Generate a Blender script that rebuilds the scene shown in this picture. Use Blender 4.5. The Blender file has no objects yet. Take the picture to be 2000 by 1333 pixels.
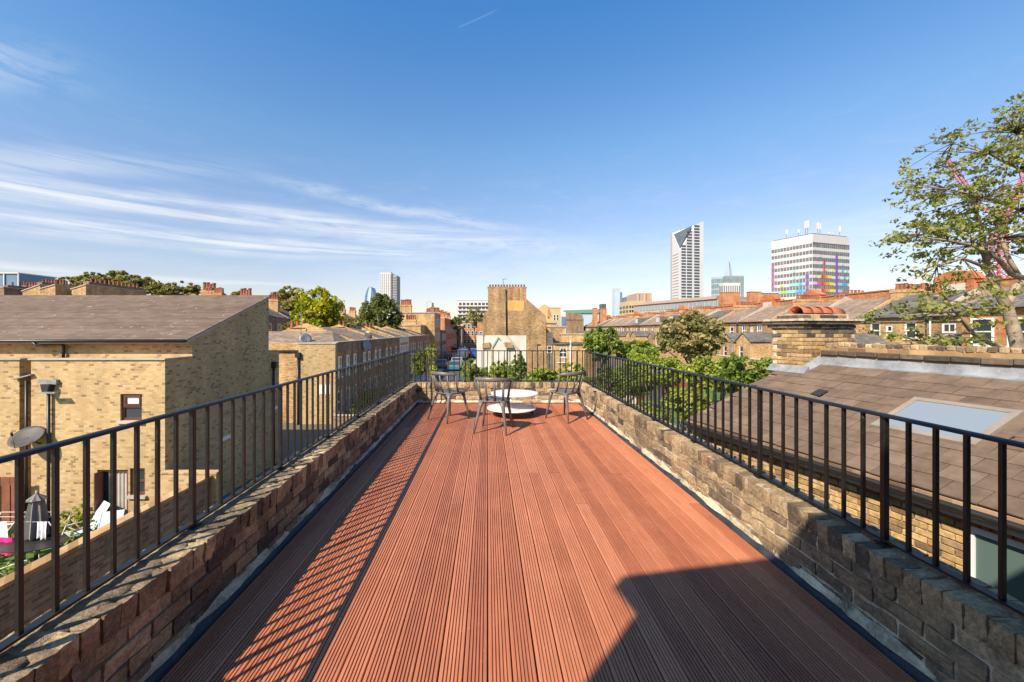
import bpy, bmesh, math, random
import numpy as np
from mathutils import Vector, Matrix
random.seed(7)
R = math.radians
sc = bpy.context.scene
COL = sc.collection

# ------------------------------------------------------------------ camera
F, CX, CY, EYE = 800.0, 953.0, 645.0, 1.45
cam = bpy.data.cameras.new('camera')
cam.sensor_width = 36.0
cam.lens = F / 2000.0 * 36.0
cam.shift_x = (1000.0 - CX) / 2000.0
cam.shift_y = -(666.5 - CY) / 2000.0
cam.clip_start = 0.05
cam.clip_end = 12000
camo = bpy.data.objects.new('camera', cam)
COL.objects.link(camo)
camo.location = (0, 0, EYE)
camo.rotation_euler = (R(90), 0, 0)
sc.camera = camo

# ------------------------------------------------------------------ light
AZ, EL = R(49.0), R(40.1)
LDIR = Vector((math.cos(AZ) * math.cos(EL), math.sin(AZ) * math.cos(EL), -math.sin(EL)))
sun = bpy.data.lights.new('sun', 'SUN')
sun.energy = 4.4
sun.angle = R(0.55)
sun.color = (1.0, 0.87, 0.69)
suno = bpy.data.objects.new('sun', sun)
COL.objects.link(suno)
suno.rotation_euler = LDIR.to_track_quat('-Z', 'Y').to_euler()
suno.location = (-20, -20, 30)

world = bpy.data.worlds.new('World')
sc.world = world
world.use_nodes = True
wt = world.node_tree
wt.nodes.clear()
def wn(t, **kw):
    n = wt.nodes.new(t)
    for k, v in kw.items():
        setattr(n, k, v)
    return n
def wm(op, a, b=None, c=None):
    n = wt.nodes.new('ShaderNodeMath')
    n.operation = op
    for i, v in enumerate((a, b, c)):
        if v is None:
            continue
        if isinstance(v, (int, float)):
            n.inputs[i].default_value = v
        else:
            wt.links.new(v, n.inputs[i])
    return n.outputs[0]
def wsmooth(v, a, b):
    n = wt.nodes.new('ShaderNodeMapRange')
    n.interpolation_type = 'SMOOTHSTEP'
    wt.links.new(v, n.inputs[0])
    n.inputs[1].default_value = a
    n.inputs[2].default_value = b
    return n.outputs[0]
sky = wn('ShaderNodeTexSky', sky_type='NISHITA')
sky.sun_disc = False
sky.sun_elevation = EL
sky.sun_rotation = R(221.0)
sky.altitude = 20
sky.air_density = 1.0
sky.dust_density = 0.6
sky.ozone_density = 2.0
tc = wn('ShaderNodeTexCoord')
sep = wn('ShaderNodeSeparateXYZ')
wt.links.new(tc.outputs['Generated'], sep.inputs[0])
sx_, sy_, sz_ = sep.outputs
az = wm('MULTIPLY', wm('ARCTAN2', sx_, sy_), 180 / math.pi)
el = wm('MULTIPLY', wm('ARCSINE', sz_), 180 / math.pi)
def wnoise(fx, fy, ox, oy, detail=6, rough=0.55, dist=0.0):
    cb = wn('ShaderNodeCombineXYZ')
    wt.links.new(wm('MULTIPLY_ADD', az, fx, ox), cb.inputs[0])
    wt.links.new(wm('MULTIPLY_ADD', el, fy, oy), cb.inputs[1])
    nz = wn('ShaderNodeTexNoise')
    nz.inputs['Scale'].default_value = 1.0
    nz.inputs['Detail'].default_value = detail
    nz.inputs['Roughness'].default_value = rough
    nz.inputs['Distortion'].default_value = dist
    wt.links.new(cb.outputs[0], nz.inputs['Vector'])
    return nz.outputs['Fac']
warp = wm('MULTIPLY_ADD', wnoise(0.06, 0.25, 3.1, 7.0, 4), 2.4, -1.2)
def band(c, half, nz, dens, azmin, azmax, lo=0.30, hi=0.58):
    """a long cirrus streak following elevation c, thinning out beyond azmin..azmax"""
    d = wm('ABSOLUTE', wm('SUBTRACT', wm('ADD', el, warp), c))
    core = wm('SUBTRACT', 1.0, wsmooth(d, 0.0, half))
    ends = wm('MULTIPLY', wsmooth(az, azmin - 10, azmin + 10), wm('SUBTRACT', 1.0, wsmooth(az, azmax - 16, azmax + 10)))
    return wm('MULTIPLY', wm('MULTIPLY', wm('MULTIPLY', core, wsmooth(nz, lo, hi)), ends), dens)
def lin_el(e0, slope, az0):
    return wm('MULTIPLY_ADD', az, slope, e0 - slope * az0)
n1 = wnoise(0.05, 1.3, 1.0, 2.0, 9, 0.62, 0.4)
n2 = wnoise(0.07, 1.5, 8.0, 5.0, 9, 0.62, 0.4)
n3 = wnoise(0.16, 0.7, 4.0, 1.0, 9, 0.66, 0.9)
azs = wm('ADD', az, 28.0)
c1 = wm('MULTIPLY_ADD', wm('MULTIPLY', azs, azs), -0.0016, 13.4)
cl = band(c1, 2.1, n1, 1.0, -90, 10, 0.27, 0.70)
cl = wm('MAXIMUM', cl, band(lin_el(10.1, 0.0, 0), 1.8, n2, 1.0, -95, -6, 0.27, 0.70))
cl = wm('MULTIPLY', cl, wm('MULTIPLY_ADD', n3, 1.2, 0.50))
cl = wm('MAXIMUM', cl, band(lin_el(12.0, -0.05, -5), 2.6, n3, 0.55, -34, 16))
cl = wm('MAXIMUM', cl, band(lin_el(16.5, 0.2, -42), 2.2, n2, 0.5, -85, -34))
cl = wm('MAXIMUM', cl, band(lin_el(5.6, 0.0, 0), 0.7, n1, 0.6, -95, -22))
cl = wm('MAXIMUM', cl, band(lin_el(16.0, -0.14, -12), 1.3, n3, 0.5, -26, 8))
cl = wm('MAXIMUM', cl, band(lin_el(22.5, 0.2, -51), 3.6, n3, 1.0, -70, -50, 0.36, 0.60))
cl = wm('MAXIMUM', cl, band(lin_el(8.5, 0.05, 12), 4.0, n3, 0.32, -20, 60))
trail = wm('ABSOLUTE', wm('SUBTRACT', el, lin_el(36.4, 0.30, -4.1)))
trail = wm('MULTIPLY', wm('MULTIPLY', wm('SUBTRACT', 1.0, wsmooth(trail, 0.02, 0.16)), wm('MULTIPLY', wsmooth(az, -4.6, -3.6), wm('SUBTRACT', 1.0, wsmooth(az, 0.5, 1.6)))), 0.09)
cl = wm('MAXIMUM', cl, trail)
veil = wm('MULTIPLY', wm('MULTIPLY', wsmooth(n3, 0.45, 0.8), wm('SUBTRACT', 1.0, wsmooth(el, 6, 30))), 0.2)
cl = wm('MAXIMUM', cl, veil)
# clearer, bluer air overhead than the model's default, by elevation only
rmp = wn('ShaderNodeValToRGB')
wt.links.new(wm('DIVIDE', el, 90.0), rmp.inputs[0])
cr = rmp.color_ramp
while len(cr.elements) < 6:
    cr.elements.new(0.5)
for e_, (p_, c_) in zip(cr.elements, [(0.0, (0.56, 0.47, 0.46)), (0.07, (0.57, 0.48, 0.475)), (0.158, (0.56, 0.53, 0.54)), (0.26, (0.47, 0.60, 0.65)), (0.42, (0.27, 0.56, 0.76)), (1.0, (0.28, 0.57, 0.79))]):
    e_.position = p_
    e_.color = (*c_, 1)
skm = wn('ShaderNodeVectorMath', operation='MULTIPLY')
wt.links.new(sky.outputs[0], skm.inputs[0])
wt.links.new(rmp.outputs[0], skm.inputs[1])
mixc = wn('ShaderNodeMix', data_type='RGBA')
wt.links.new(wm('MINIMUM', wm('MULTIPLY', cl, 0.78), 0.8), mixc.inputs['Factor'])
wt.links.new(skm.outputs[0], mixc.inputs['A'])
mixc.inputs['B'].default_value = (3.05, 3.12, 3.25, 1)
bg = wn('ShaderNodeBackground')
bg.inputs['Strength'].default_value = 0.15
wt.links.new(mixc.outputs['Result'], bg.inputs['Color'])
wo = wn('ShaderNodeOutputWorld')
wt.links.new(bg.outputs[0], wo.inputs['Surface'])

vs = sc.view_settings
vs.view_transform = 'Standard'
vs.look = 'None'
vs.gamma = 1.0
vs.use_curve_mapping = False
vs.exposure = 1.10

# ------------------------------------------------------------------ materials
MATS = {}
class NT:
    def __init__(s, name):
        s.m = bpy.data.materials.new(name)
        s.m.use_nodes = True
        s.t = s.m.node_tree
        s.t.nodes.clear()
        s.out = s.t.nodes.new('ShaderNodeOutputMaterial')
        MATS[name] = s.m
    def n(s, typ, props=None, **ins):
        nd = s.t.nodes.new(typ)
        for k, v in (props or {}).items():
            setattr(nd, k, v)
        for k, v in ins.items():
            s.set(nd.inputs[k.replace('_', ' ')], v)
        return nd
    def set(s, sock, v):
        if isinstance(v, bpy.types.NodeSocket):
            s.t.links.new(v, sock)
        elif isinstance(v, tuple) and len(v) == 3 and sock.type == 'RGBA':
            sock.default_value = (*v, 1)
        else:
            sock.default_value = v
    def math(s, op, a, b=None, c=None):
        nd = s.t.nodes.new('ShaderNodeMath')
        nd.operation = op
        for i, v in enumerate((a, b, c)):
            if v is not None:
                s.set(nd.inputs[i], v)
        return nd.outputs[0]
    def ramp(s, fac, stops, interp='LINEAR'):
        nd = s.t.nodes.new('ShaderNodeValToRGB')
        cr = nd.color_ramp
        cr.interpolation = interp
        while len(cr.elements) < len(stops):
            cr.elements.new(0.5)
        for e, (p, c) in zip(cr.elements, stops):
            e.position = p
            e.color = (*c, 1)
        s.t.links.new(fac, nd.inputs[0])
        return nd.outputs[0]
    def noise(s, vec, scale, detail=4, rough=0.55):
        nd = s.n('ShaderNodeTexNoise')
        nd.inputs['Scale'].default_value = scale
        nd.inputs['Detail'].default_value = detail
        nd.inputs['Roughness'].default_value = rough
        if vec is not None:
            s.t.links.new(vec, nd.inputs['Vector'])
        return nd.outputs['Fac']
    def mulv(s, col, val):
        nd = s.n('ShaderNodeVectorMath', {'operation': 'SCALE'})
        s.t.links.new(col, nd.inputs[0])
        s.set(nd.inputs['Scale'], val)
        return nd.outputs[0]
    def mix(s, fac, a, b):
        nd = s.n('ShaderNodeMix', {'data_type': 'RGBA'})
        s.set(nd.inputs['Factor'], fac)
        s.set(nd.inputs['A'], a)
        s.set(nd.inputs['B'], b)
        return nd.outputs['Result']
    def mr(s, v, a, b, c=0.0, d=1.0):
        nd = s.n('ShaderNodeMapRange')
        for i, q in enumerate((v, a, b, c, d)):
            s.set(nd.inputs[i], q)
        return nd.outputs[0]
    def finish(s, col, rough=0.7, metal=0.0, bump=None, bstr=0.3, bdist=0.01, spec=0.4):
        p = s.n('ShaderNodeBsdfPrincipled')
        s.set(p.inputs['Base Color'], col)
        s.set(p.inputs['Roughness'], rough)
        p.inputs['Metallic'].default_value = metal
        p.inputs['Specular IOR Level'].default_value = spec
        if bump is not None:
            b = s.n('ShaderNodeBump')
            b.inputs['Strength'].default_value = bstr
            b.inputs['Distance'].default_value = bdist
            s.t.links.new(bump, b.inputs['Height'])
            s.t.links.new(b.outputs[0], p.inputs['Normal'])
        s.t.links.new(p.outputs[0], s.out.inputs[0])
        return s.m

def plain(name, col, rough=0.6, metal=0.0, var=0.15, nscale=3.0, bstr=0.0, spec=0.4, fine=60.0):
    k = NT(name)
    pos = k.n('ShaderNodeNewGeometry').outputs['Position']
    a = k.noise(pos, nscale, 5)
    b = k.noise(pos, fine, 2)
    v = k.math('ADD', k.mr(a, 0.3, 0.7, 1 - var, 1 + var), k.mr(b, 0.3, 0.7, -var * 0.4, var * 0.4))
    rgb = k.n('ShaderNodeRGB')
    rgb.outputs[0].default_value = (*col, 1)
    c = k.mulv(rgb.outputs[0], v)
    return k.finish(c, rough, metal, b if bstr else None, bstr, 0.004, spec)

def brickwork(name, stops, mortar, bw=0.225, bh=0.075, ju=0.05, jv=0.14, bstr=0.5, rough=0.9, zfac=1.0, stain=0.18, kind='wall'):
    """brick by brick colour on a running bond laid over world position"""
    k = NT(name)
    pos = k.n('ShaderNodeNewGeometry').outputs['Position']
    sp = k.n('ShaderNodeSeparateXYZ', Vector=pos)
    u = k.math('ADD', sp.outputs[0], sp.outputs[1])
    v = k.math('MULTIPLY', sp.outputs[2], zfac / bh)
    row = k.math('FLOOR', v)
    fv = k.math('FRACT', v)
    uu = k.math('MULTIPLY_ADD', row, 0.5, k.math('MULTIPLY', u, 1 / bw))
    idu = k.math('FLOOR', uu)
    fu = k.math('FRACT', uu)
    cb = k.n('ShaderNodeCombineXYZ', X=idu, Y=row)
    wnz = k.n('ShaderNodeTexWhiteNoise', {'noise_dimensions': '2D'}, Vector=cb.outputs[0])
    col = k.ramp(wnz.outputs['Value'], stops)
    mask = k.math('MAXIMUM', k.math('LESS_THAN', fu, ju), k.math('LESS_THAN', fv, jv))
    c = k.mix(mask, col, mortar)
    big = k.noise(pos, 0.5, 5)
    c = k.mulv(c, k.mr(big, 0.3, 0.7, 1 - stain, 1 + stain))
    mp = k.n('ShaderNodeMapping', Vector=pos)
    mp.inputs['Scale'].default_value = (1.6, 1.6, 0.16)
    c = k.mulv(c, k.mr(k.noise(mp.outputs[0], 1.0, 6, 0.65), 0.32, 0.68, 1 - stain, 1 + stain * 0.6))
    h = k.math('SUBTRACT', k.math('MULTIPLY', k.noise(pos, 40, 3), 0.3), mask)
    return k.finish(c, rough, 0, h, bstr, 0.012, 0.2)

def piece(name, stops, rough=0.9, nscale=14.0, amt=0.35, spots=None, bstr=0.6, bdist=0.006):
    """single brick / tile / board: colour by object, worn by noise"""
    k = NT(name)
    oi = k.n('ShaderNodeObjectInfo')
    g = k.n('ShaderNodeNewGeometry')
    col = k.ramp(oi.outputs['Random'], stops)
    a = k.noise(g.outputs['Position'], nscale, 6, 0.65)
    c = k.mulv(col, k.mr(a, 0.3, 0.7, 1 - amt, 1 + amt))
    if spots:
        sc_, lo, hi, scol, f = spots
        s2 = k.noise(g.outputs['Position'], sc_, 5, 0.7)
        c = k.mix(k.mr(s2, lo, hi, 0.0, f), c, scol)
    b = k.noise(g.outputs['Position'], nscale * 5, 4, 0.7)
    hh = k.math('ADD', k.math('MULTIPLY', a, 1.6), b)
    return k.finish(c, rough, 0, hh, bstr, bdist, 0.25)

def leafmat(name, stops, trans=0.35):
    k = NT(name)
    at = k.n('ShaderNodeAttribute', {'attribute_name': 'rnd'})
    col = k.ramp(at.outputs['Fac'], stops)
    p = k.n('ShaderNodeBsdfPrincipled')
    k.set(p.inputs['Base Color'], col)
    p.inputs['Roughness'].default_value = 0.5
    p.inputs['Specular IOR Level'].default_value = 0.3
    t = k.n('ShaderNodeBsdfTranslucent', Color=col)
    mx = k.n('ShaderNodeMixShader')
    mx.inputs[0].default_value = trans
    k.t.links.new(p.outputs[0], mx.inputs[1])
    k.t.links.new(t.outputs[0], mx.inputs[2])
    k.t.links.new(mx.outputs[0], k.out.inputs[0])

OLD = [(0.0, (0.075, 0.060, 0.048)), (0.16, (0.15, 0.108, 0.070)), (0.34, (0.34, 0.245, 0.135)), (0.52, (0.20, 0.142, 0.088)), (0.7, (0.42, 0.315, 0.18)), (0.85, (0.27, 0.175, 0.10)), (1.0, (0.48, 0.37, 0.22))]
k = NT('old_brick')
oi = k.n('ShaderNodeObjectInfo')
g = k.n('ShaderNodeNewGeometry')
P_ = g.outputs['Position']
c = k.ramp(oi.outputs['Random'], OLD)
big = k.noise(P_, 7, 7, 0.7)
fin = k.noise(P_, 55, 5, 0.75)
c = k.mulv(c, k.mr(big, 0.25, 0.75, 0.62, 1.38))
c = k.mulv(c, k.mr(fin, 0.3, 0.7, 0.55, 1.45))
soot = k.noise(P_, 3.1, 6, 0.7)
c = k.mix(k.mr(soot, 0.50, 0.66, 0.0, 0.75), c, (0.06, 0.047, 0.037))
salt = k.noise(P_, 16, 6, 0.8)
c = k.mix(k.mr(salt, 0.58, 0.70, 0.0, 0.7), c, (0.46, 0.39, 0.29))
hh = k.math('ADD', k.math('MULTIPLY', big, 2.2), fin)
k.finish(c, 0.94, 0, hh, 0.8, 0.009, 0.2)
piece('yellow_brick', [(0, (0.14, 0.09, 0.05)), (0.25, (0.30, 0.19, 0.085)), (0.6, (0.40, 0.27, 0.12)), (0.85, (0.45, 0.31, 0.15)), (1, (0.22, 0.14, 0.09))], 0.92, 14, 0.42, (6.0, 0.6, 0.8, (0.10, 0.08, 0.06), 0.4), 0.6)
piece('sooty_brick', [(0, (0.045, 0.038, 0.032)), (0.6, (0.10, 0.08, 0.06)), (1, (0.16, 0.12, 0.08))], 0.93, 14, 0.35)
piece('red_brick', [(0, (0.30, 0.11, 0.06)), (1, (0.42, 0.19, 0.11))], 0.92, 14, 0.25)
piece('roof_tile', [(0, (0.115, 0.079, 0.055)), (0.5, (0.137, 0.095, 0.066)), (1, (0.158, 0.111, 0.078))], 0.85, 5, 0.26, (9.0, 0.62, 0.8, (0.22, 0.18, 0.14), 0.5), 0.5, 0.003)
k = NT('deck_board')
oi = k.n('ShaderNodeObjectInfo')
g = k.n('ShaderNodeNewGeometry')
mp = k.n('ShaderNodeMapping', Vector=g.outputs['Position'])
mp.inputs['Scale'].default_value = (30, 1.2, 30)
grain = k.noise(mp.outputs[0], 3.0, 5, 0.6)
wear = k.noise(g.outputs['Position'], 2.3, 6, 0.65)
spk = k.noise(g.outputs['Position'], 26, 3, 0.7)
c = k.ramp(oi.outputs['Random'], [(0, (0.31, 0.100, 0.050)), (0.3, (0.39, 0.135, 0.066)), (0.7, (0.43, 0.155, 0.078)), (1, (0.50, 0.195, 0.104))])
c = k.mulv(c, k.mr(grain, 0.25, 0.75, 0.78, 1.18))
dirt = k.noise(g.outputs['Position'], 0.9, 7, 0.7)
c = k.mulv(c, k.mr(dirt, 0.3, 0.7, 0.86, 1.10))
c = k.mix(k.mr(wear, 0.52, 0.78, 0.0, 0.35), c, (0.47, 0.21, 0.115))
c = k.mix(k.mr(spk, 0.64, 0.76, 0.0, 0.55), c, (0.56, 0.36, 0.22))
k.finish(c, k.mr(wear, 0.3, 0.7, 0.5, 0.68), 0, grain, 0.15, 0.002, 0.35)
brickwork('stock_wall', [(0, (0.20, 0.135, 0.075)), (0.10, (0.27, 0.185, 0.10)), (0.17, (0.37, 0.25, 0.123)), (0.6, (0.42, 0.29, 0.145)), (1, (0.46, 0.335, 0.18))], (0.43, 0.32, 0.18), bw=0.165, ju=0.065, stain=0.14)
brickwork('gable_wall', [(0, (0.16, 0.09, 0.05)), (0.3, (0.27, 0.165, 0.08)), (0.7, (0.34, 0.21, 0.10)), (1, (0.39, 0.26, 0.14))], (0.33, 0.235, 0.14), stain=0.3)
brickwork('terrace_wall', [(0, (0.25, 0.15, 0.07)), (0.4, (0.42, 0.255, 0.115)), (1, (0.50, 0.33, 0.165))], (0.44, 0.31, 0.18), stain=0.25)
brickwork('red_wall', [(0, (0.30, 0.11, 0.05)), (0.5, (0.40, 0.165, 0.07)), (1, (0.46, 0.22, 0.11))], (0.42, 0.26, 0.16), stain=0.2)
brickwork('brown_wall', [(0, (0.13, 0.085, 0.055)), (0.5, (0.22, 0.145, 0.09)), (1, (0.30, 0.2, 0.12))], (0.28, 0.21, 0.14), stain=0.25)
brickwork('slate', [(0, (0.095, 0.088, 0.080)), (0.5, (0.13, 0.12, 0.11)), (1, (0.17, 0.157, 0.14))], (0.07, 0.064, 0.058), 0.3, 0.12, 0.03, 0.12, 0.3, 0.65, 1.0, 0.2)
brickwork('grey_roof', [(0, (0.19, 0.137, 0.095)), (0.5, (0.24, 0.177, 0.128)), (1, (0.29, 0.22, 0.16))], (0.13, 0.092, 0.068), 0.3, 0.1, 0.03, 0.12, 0.3, 0.8, 1.0, 0.2)
plain('mortar', (0.44, 0.37, 0.27), 0.95, 0, 0.45, 8, 0.8)
k = NT('mortar_skim')
P_ = k.n('ShaderNodeNewGeometry').outputs['Position']
a = k.noise(P_, 9, 7, 0.75)
b_n = k.noise(P_, 60, 5, 0.75)
c = k.ramp(a, [(0.3, (0.09, 0.07, 0.05)), (0.48, (0.24, 0.18, 0.12)), (0.62, (0.36, 0.28, 0.18)), (0.75, (0.44, 0.37, 0.27))])
c = k.mulv(c, k.mr(b_n, 0.3, 0.7, 0.65, 1.35))
k.finish(c, 0.95, 0, k.math('ADD', k.math('MULTIPLY', a, 1.5), b_n), 1.0, 0.015, 0.15)
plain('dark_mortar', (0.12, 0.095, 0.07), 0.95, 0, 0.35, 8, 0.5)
plain('cement_fillet', (0.44, 0.37, 0.255), 0.95, 0, 0.6, 5, 1.0)
plain('membrane', (0.028, 0.030, 0.036), 0.7, 0, 0.4, 9, 0.5)
k = NT('black_paint')
g = k.n('ShaderNodeNewGeometry')
nz = k.noise(g.outputs['Position'], 30, 4, 0.7)
k.finish(k.ramp(nz, [(0.3, (0.006, 0.0055, 0.0055)), (0.64, (0.010, 0.009, 0.009)), (0.75, (0.07, 0.06, 0.052))]), k.mr(nz, 0.3, 0.7, 0.34, 0.55), 0, nz, 0.1, 0.002, 0.42)
plain('chair_plastic', (0.115, 0.098, 0.088), 0.42, 0, 0.10, 6, 0.05)
plain('white_lacquer', (0.62, 0.60, 0.58), 0.25, 0, 0.02, 3)
plain('chrome', (0.75, 0.74, 0.72), 0.15, 1.0, 0.05, 3)
plain('black_rubber', (0.03, 0.03, 0.03), 0.6, 0, 0.1)
plain('white_paint', (0.66, 0.64, 0.60), 0.5, 0, 0.04, 2)
plain('white_render', (0.48, 0.45, 0.39), 0.85, 0, 0.14, 0.6)
plain('cream_render', (0.44, 0.33, 0.18), 0.85, 0, 0.1, 0.5)
plain('yellow_repair', (0.46, 0.28, 0.085), 0.9, 0, 0.2, 1.2)
plain('brown_paint', (0.10, 0.035, 0.025), 0.45, 0, 0.15, 6)
plain('black_plastic', (0.025, 0.024, 0.024), 0.4, 0, 0.2, 5)
plain('lead', (0.23, 0.24, 0.26), 0.6, 0.1, 0.4, 3, 0.3)
plain('grey_metal', (0.22, 0.22, 0.22), 0.45, 0.6, 0.15, 4)
plain('skylight_frame', (0.24, 0.20, 0.16), 0.5, 0.0, 0.15, 4)
plain('pale_concrete', (0.36, 0.31, 0.25), 0.9, 0, 0.2, 1.5, 0.3)
plain('terracotta', (0.33, 0.095, 0.045), 0.8, 0, 0.25, 5, 0.2)
plain('orange_terracotta', (0.42, 0.14, 0.06), 0.85, 0, 0.3, 0.8)
plain('clay_pot', (0.23, 0.082, 0.045), 0.85, 0, 0.4, 0.9)
plain('dish_grey', (0.055, 0.052, 0.05), 0.6, 0, 0.2, 4)
plain('tower_teal', (0.17, 0.24, 0.26), 0.3, 0, 0.2, 0.2)
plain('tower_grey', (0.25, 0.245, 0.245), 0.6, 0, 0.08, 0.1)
plain('dark_pot', (0.12, 0.075, 0.055), 0.85, 0, 0.3, 2)
plain('asphalt', (0.055, 0.055, 0.057), 0.9, 0, 0.25, 0.8, 0.3)
plain('paving', (0.36, 0.33, 0.28), 0.9, 0, 0.2, 0.7, 0.2)
plain('ground_mat', (0.13, 0.12, 0.09), 0.95, 0, 0.35, 0.05)
plain('grass_mat', (0.075, 0.13, 0.03), 0.95, 0, 0.4, 0.6, 0.4, 0.2, 25)
plain('bark', (0.27, 0.21, 0.15), 0.9, 0, 0.45, 3.0, 0.7, 0.2, 30)
plain('dark_bark', (0.10, 0.075, 0.05), 0.9, 0, 0.3, 3.0, 0.5)
plain('timber_red', (0.17, 0.055, 0.03), 0.8, 0, 0.25, 4)
plain('grey_cloth', (0.16, 0.145, 0.14), 0.9, 0, 0.12, 4)
plain('white_cloth', (0.75, 0.73, 0.75), 0.9, 0, 0.06, 4)
plain('pink_cloth', (0.75, 0.02, 0.20), 0.85, 0, 0.1, 4)
plain('black_cloth', (0.02, 0.02, 0.022), 0.9, 0, 0.1, 4)
plain('teal_cloth', (0.42, 0.55, 0.55), 0.7, 0, 0.1, 4)
plain('pine_pole', (0.40, 0.21, 0.08), 0.6, 0, 0.2, 5)
plain('crane_red', (0.50, 0.10, 0.12), 0.5, 0, 0.05, 1)
plain('curtain', (0.42, 0.37, 0.32), 0.9, 0, 0.15, 3)
plain('tower_white', (0.50, 0.50, 0.50), 0.6, 0, 0.03, 0.05)
plain('tower_dark', (0.065, 0.08, 0.095), 0.45, 0, 0.2, 0.2)
plain('tower_brown', (0.34, 0.24, 0.20), 0.7, 0, 0.08, 0.1)
plain('tower_blue', (0.11, 0.19, 0.28), 0.25, 0.0, 0.15, 0.05)
plain('tower_pale_haze', (0.36, 0.43, 0.50), 0.35, 0.0, 0.1, 0.03)  # far tower tone, with the fading of distant haze put into the colour
plain('office_glass', (0.13, 0.135, 0.15), 0.4, 0, 0.3, 0.5)
plain('green_roof', (0.10, 0.20, 0.13), 0.7, 0, 0.1, 0.1)
plain('panel_white', (0.50, 0.475, 0.46), 0.5, 0, 0.03, 0.2)
for nm, cc in dict(pink=(0.72, 0.12, 0.36), palepink=(0.72, 0.50, 0.60), mint=(0.30, 0.66, 0.60), aqua=(0.10, 0.48, 0.62), blue=(0.10, 0.34, 0.66), violet=(0.20, 0.11, 0.42), lilac=(0.55, 0.45, 0.70), lime=(0.36, 0.62, 0.04), yellow=(0.74, 0.70, 0.08), amber=(0.80, 0.34, 0.03), orange=(0.78, 0.14, 0.03), red=(0.70, 0.05, 0.03)).items():
    plain('panel_' + nm, tuple(0.72 * q for q in cc), 0.45, 0, 0.03, 0.3)
for nm, cc in dict(dark=(0.03, 0.035, 0.04), white=(0.75, 0.75, 0.74), red=(0.5, 0.03, 0.03), teal=(0.04, 0.17, 0.22), silver=(0.42, 0.43, 0.44), grey=(0.14, 0.15, 0.16), blue=(0.03, 0.08, 0.3)).items():
    plain('car_' + nm, cc, 0.25, 0.1, 0.03, 0.3, 0, 0.6)
k = NT('glass')
k.finish((0.035, 0.042, 0.05), 0.06, 0, None, spec=0.8)
k = NT('pale_glass')
k.finish((0.20, 0.24, 0.27), 0.08, 0, None, spec=0.9)
k = NT('skylight_glass')
k.finish((0.20, 0.235, 0.26), 0.05, 0.0, None, spec=0.9)
k = NT('frosted_glass')
k.finish((0.075, 0.115, 0.11), 0.35, 0, None, spec=0.5)
k = NT('old_roof_tile')
g = k.n('ShaderNodeNewGeometry')
oi = k.n('ShaderNodeObjectInfo')
sp = k.n('ShaderNodeSeparateXYZ', Vector=g.outputs['Position'])
cell = k.n('ShaderNodeTexWhiteNoise', {'noise_dimensions': '2D'}, Vector=k.n('ShaderNodeCombineXYZ', X=k.math('FLOOR', k.math('MULTIPLY', sp.outputs[0], 3.0)), Y=oi.outputs['Random']).outputs[0])
c = k.ramp(cell.outputs['Value'], [(0, (0.125, 0.090, 0.068)), (0.5, (0.148, 0.108, 0.083)), (1, (0.17, 0.127, 0.098))])
a = k.noise(g.outputs['Position'], 1.2, 6, 0.6)
c = k.mulv(c, k.mr(a, 0.3, 0.7, 0.88, 1.12))
c = k.mulv(c, k.mr(oi.outputs['Random'], 0.0, 1.0, 0.86, 1.12))
lich = k.noise(g.outputs['Position'], 4.2, 3, 0.6)
c = k.mix(k.mr(lich, 0.66, 0.70, 0.0, 0.8), c, (0.36, 0.31, 0.26))
k.finish(c, 0.85, 0, a, 0.2, 0.01, 0.25)
leafmat('leaf_plane', [(0, (0.11, 0.14, 0.035)), (0.4, (0.22, 0.25, 0.055)), (0.75, (0.36, 0.34, 0.08)), (1, (0.54, 0.40, 0.12))], 0.48)
leafmat('leaf_green', [(0, (0.07, 0.12, 0.02)), (0.5, (0.19, 0.26, 0.045)), (1, (0.36, 0.42, 0.08))], 0.45)
leafmat('leaf_bright', [(0, (0.10, 0.15, 0.02)), (0.5, (0.28, 0.34, 0.045)), (1, (0.50, 0.50, 0.09))], 0.45)
leafmat('leaf_dark', [(0, (0.065, 0.09, 0.026)), (0.5, (0.15, 0.18, 0.045)), (1, (0.28, 0.28, 0.08))], 0.45)
leafmat('leaf_yellow', [(0, (0.16, 0.20, 0.008)), (0.45, (0.36, 0.38, 0.012)), (0.85, (0.56, 0.48, 0.015)), (1, (0.58, 0.30, 0.02))], 0.42)
leafmat('leaf_tan', [(0, (0.09, 0.10, 0.03)), (0.35, (0.23, 0.22, 0.07)), (0.7, (0.42, 0.35, 0.15)), (1, (0.54, 0.45, 0.24))], 0.45)
leafmat('leaf_olive', [(0, (0.11, 0.12, 0.03)), (0.5, (0.27, 0.26, 0.065)), (1, (0.46, 0.39, 0.12))], 0.45)

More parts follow.
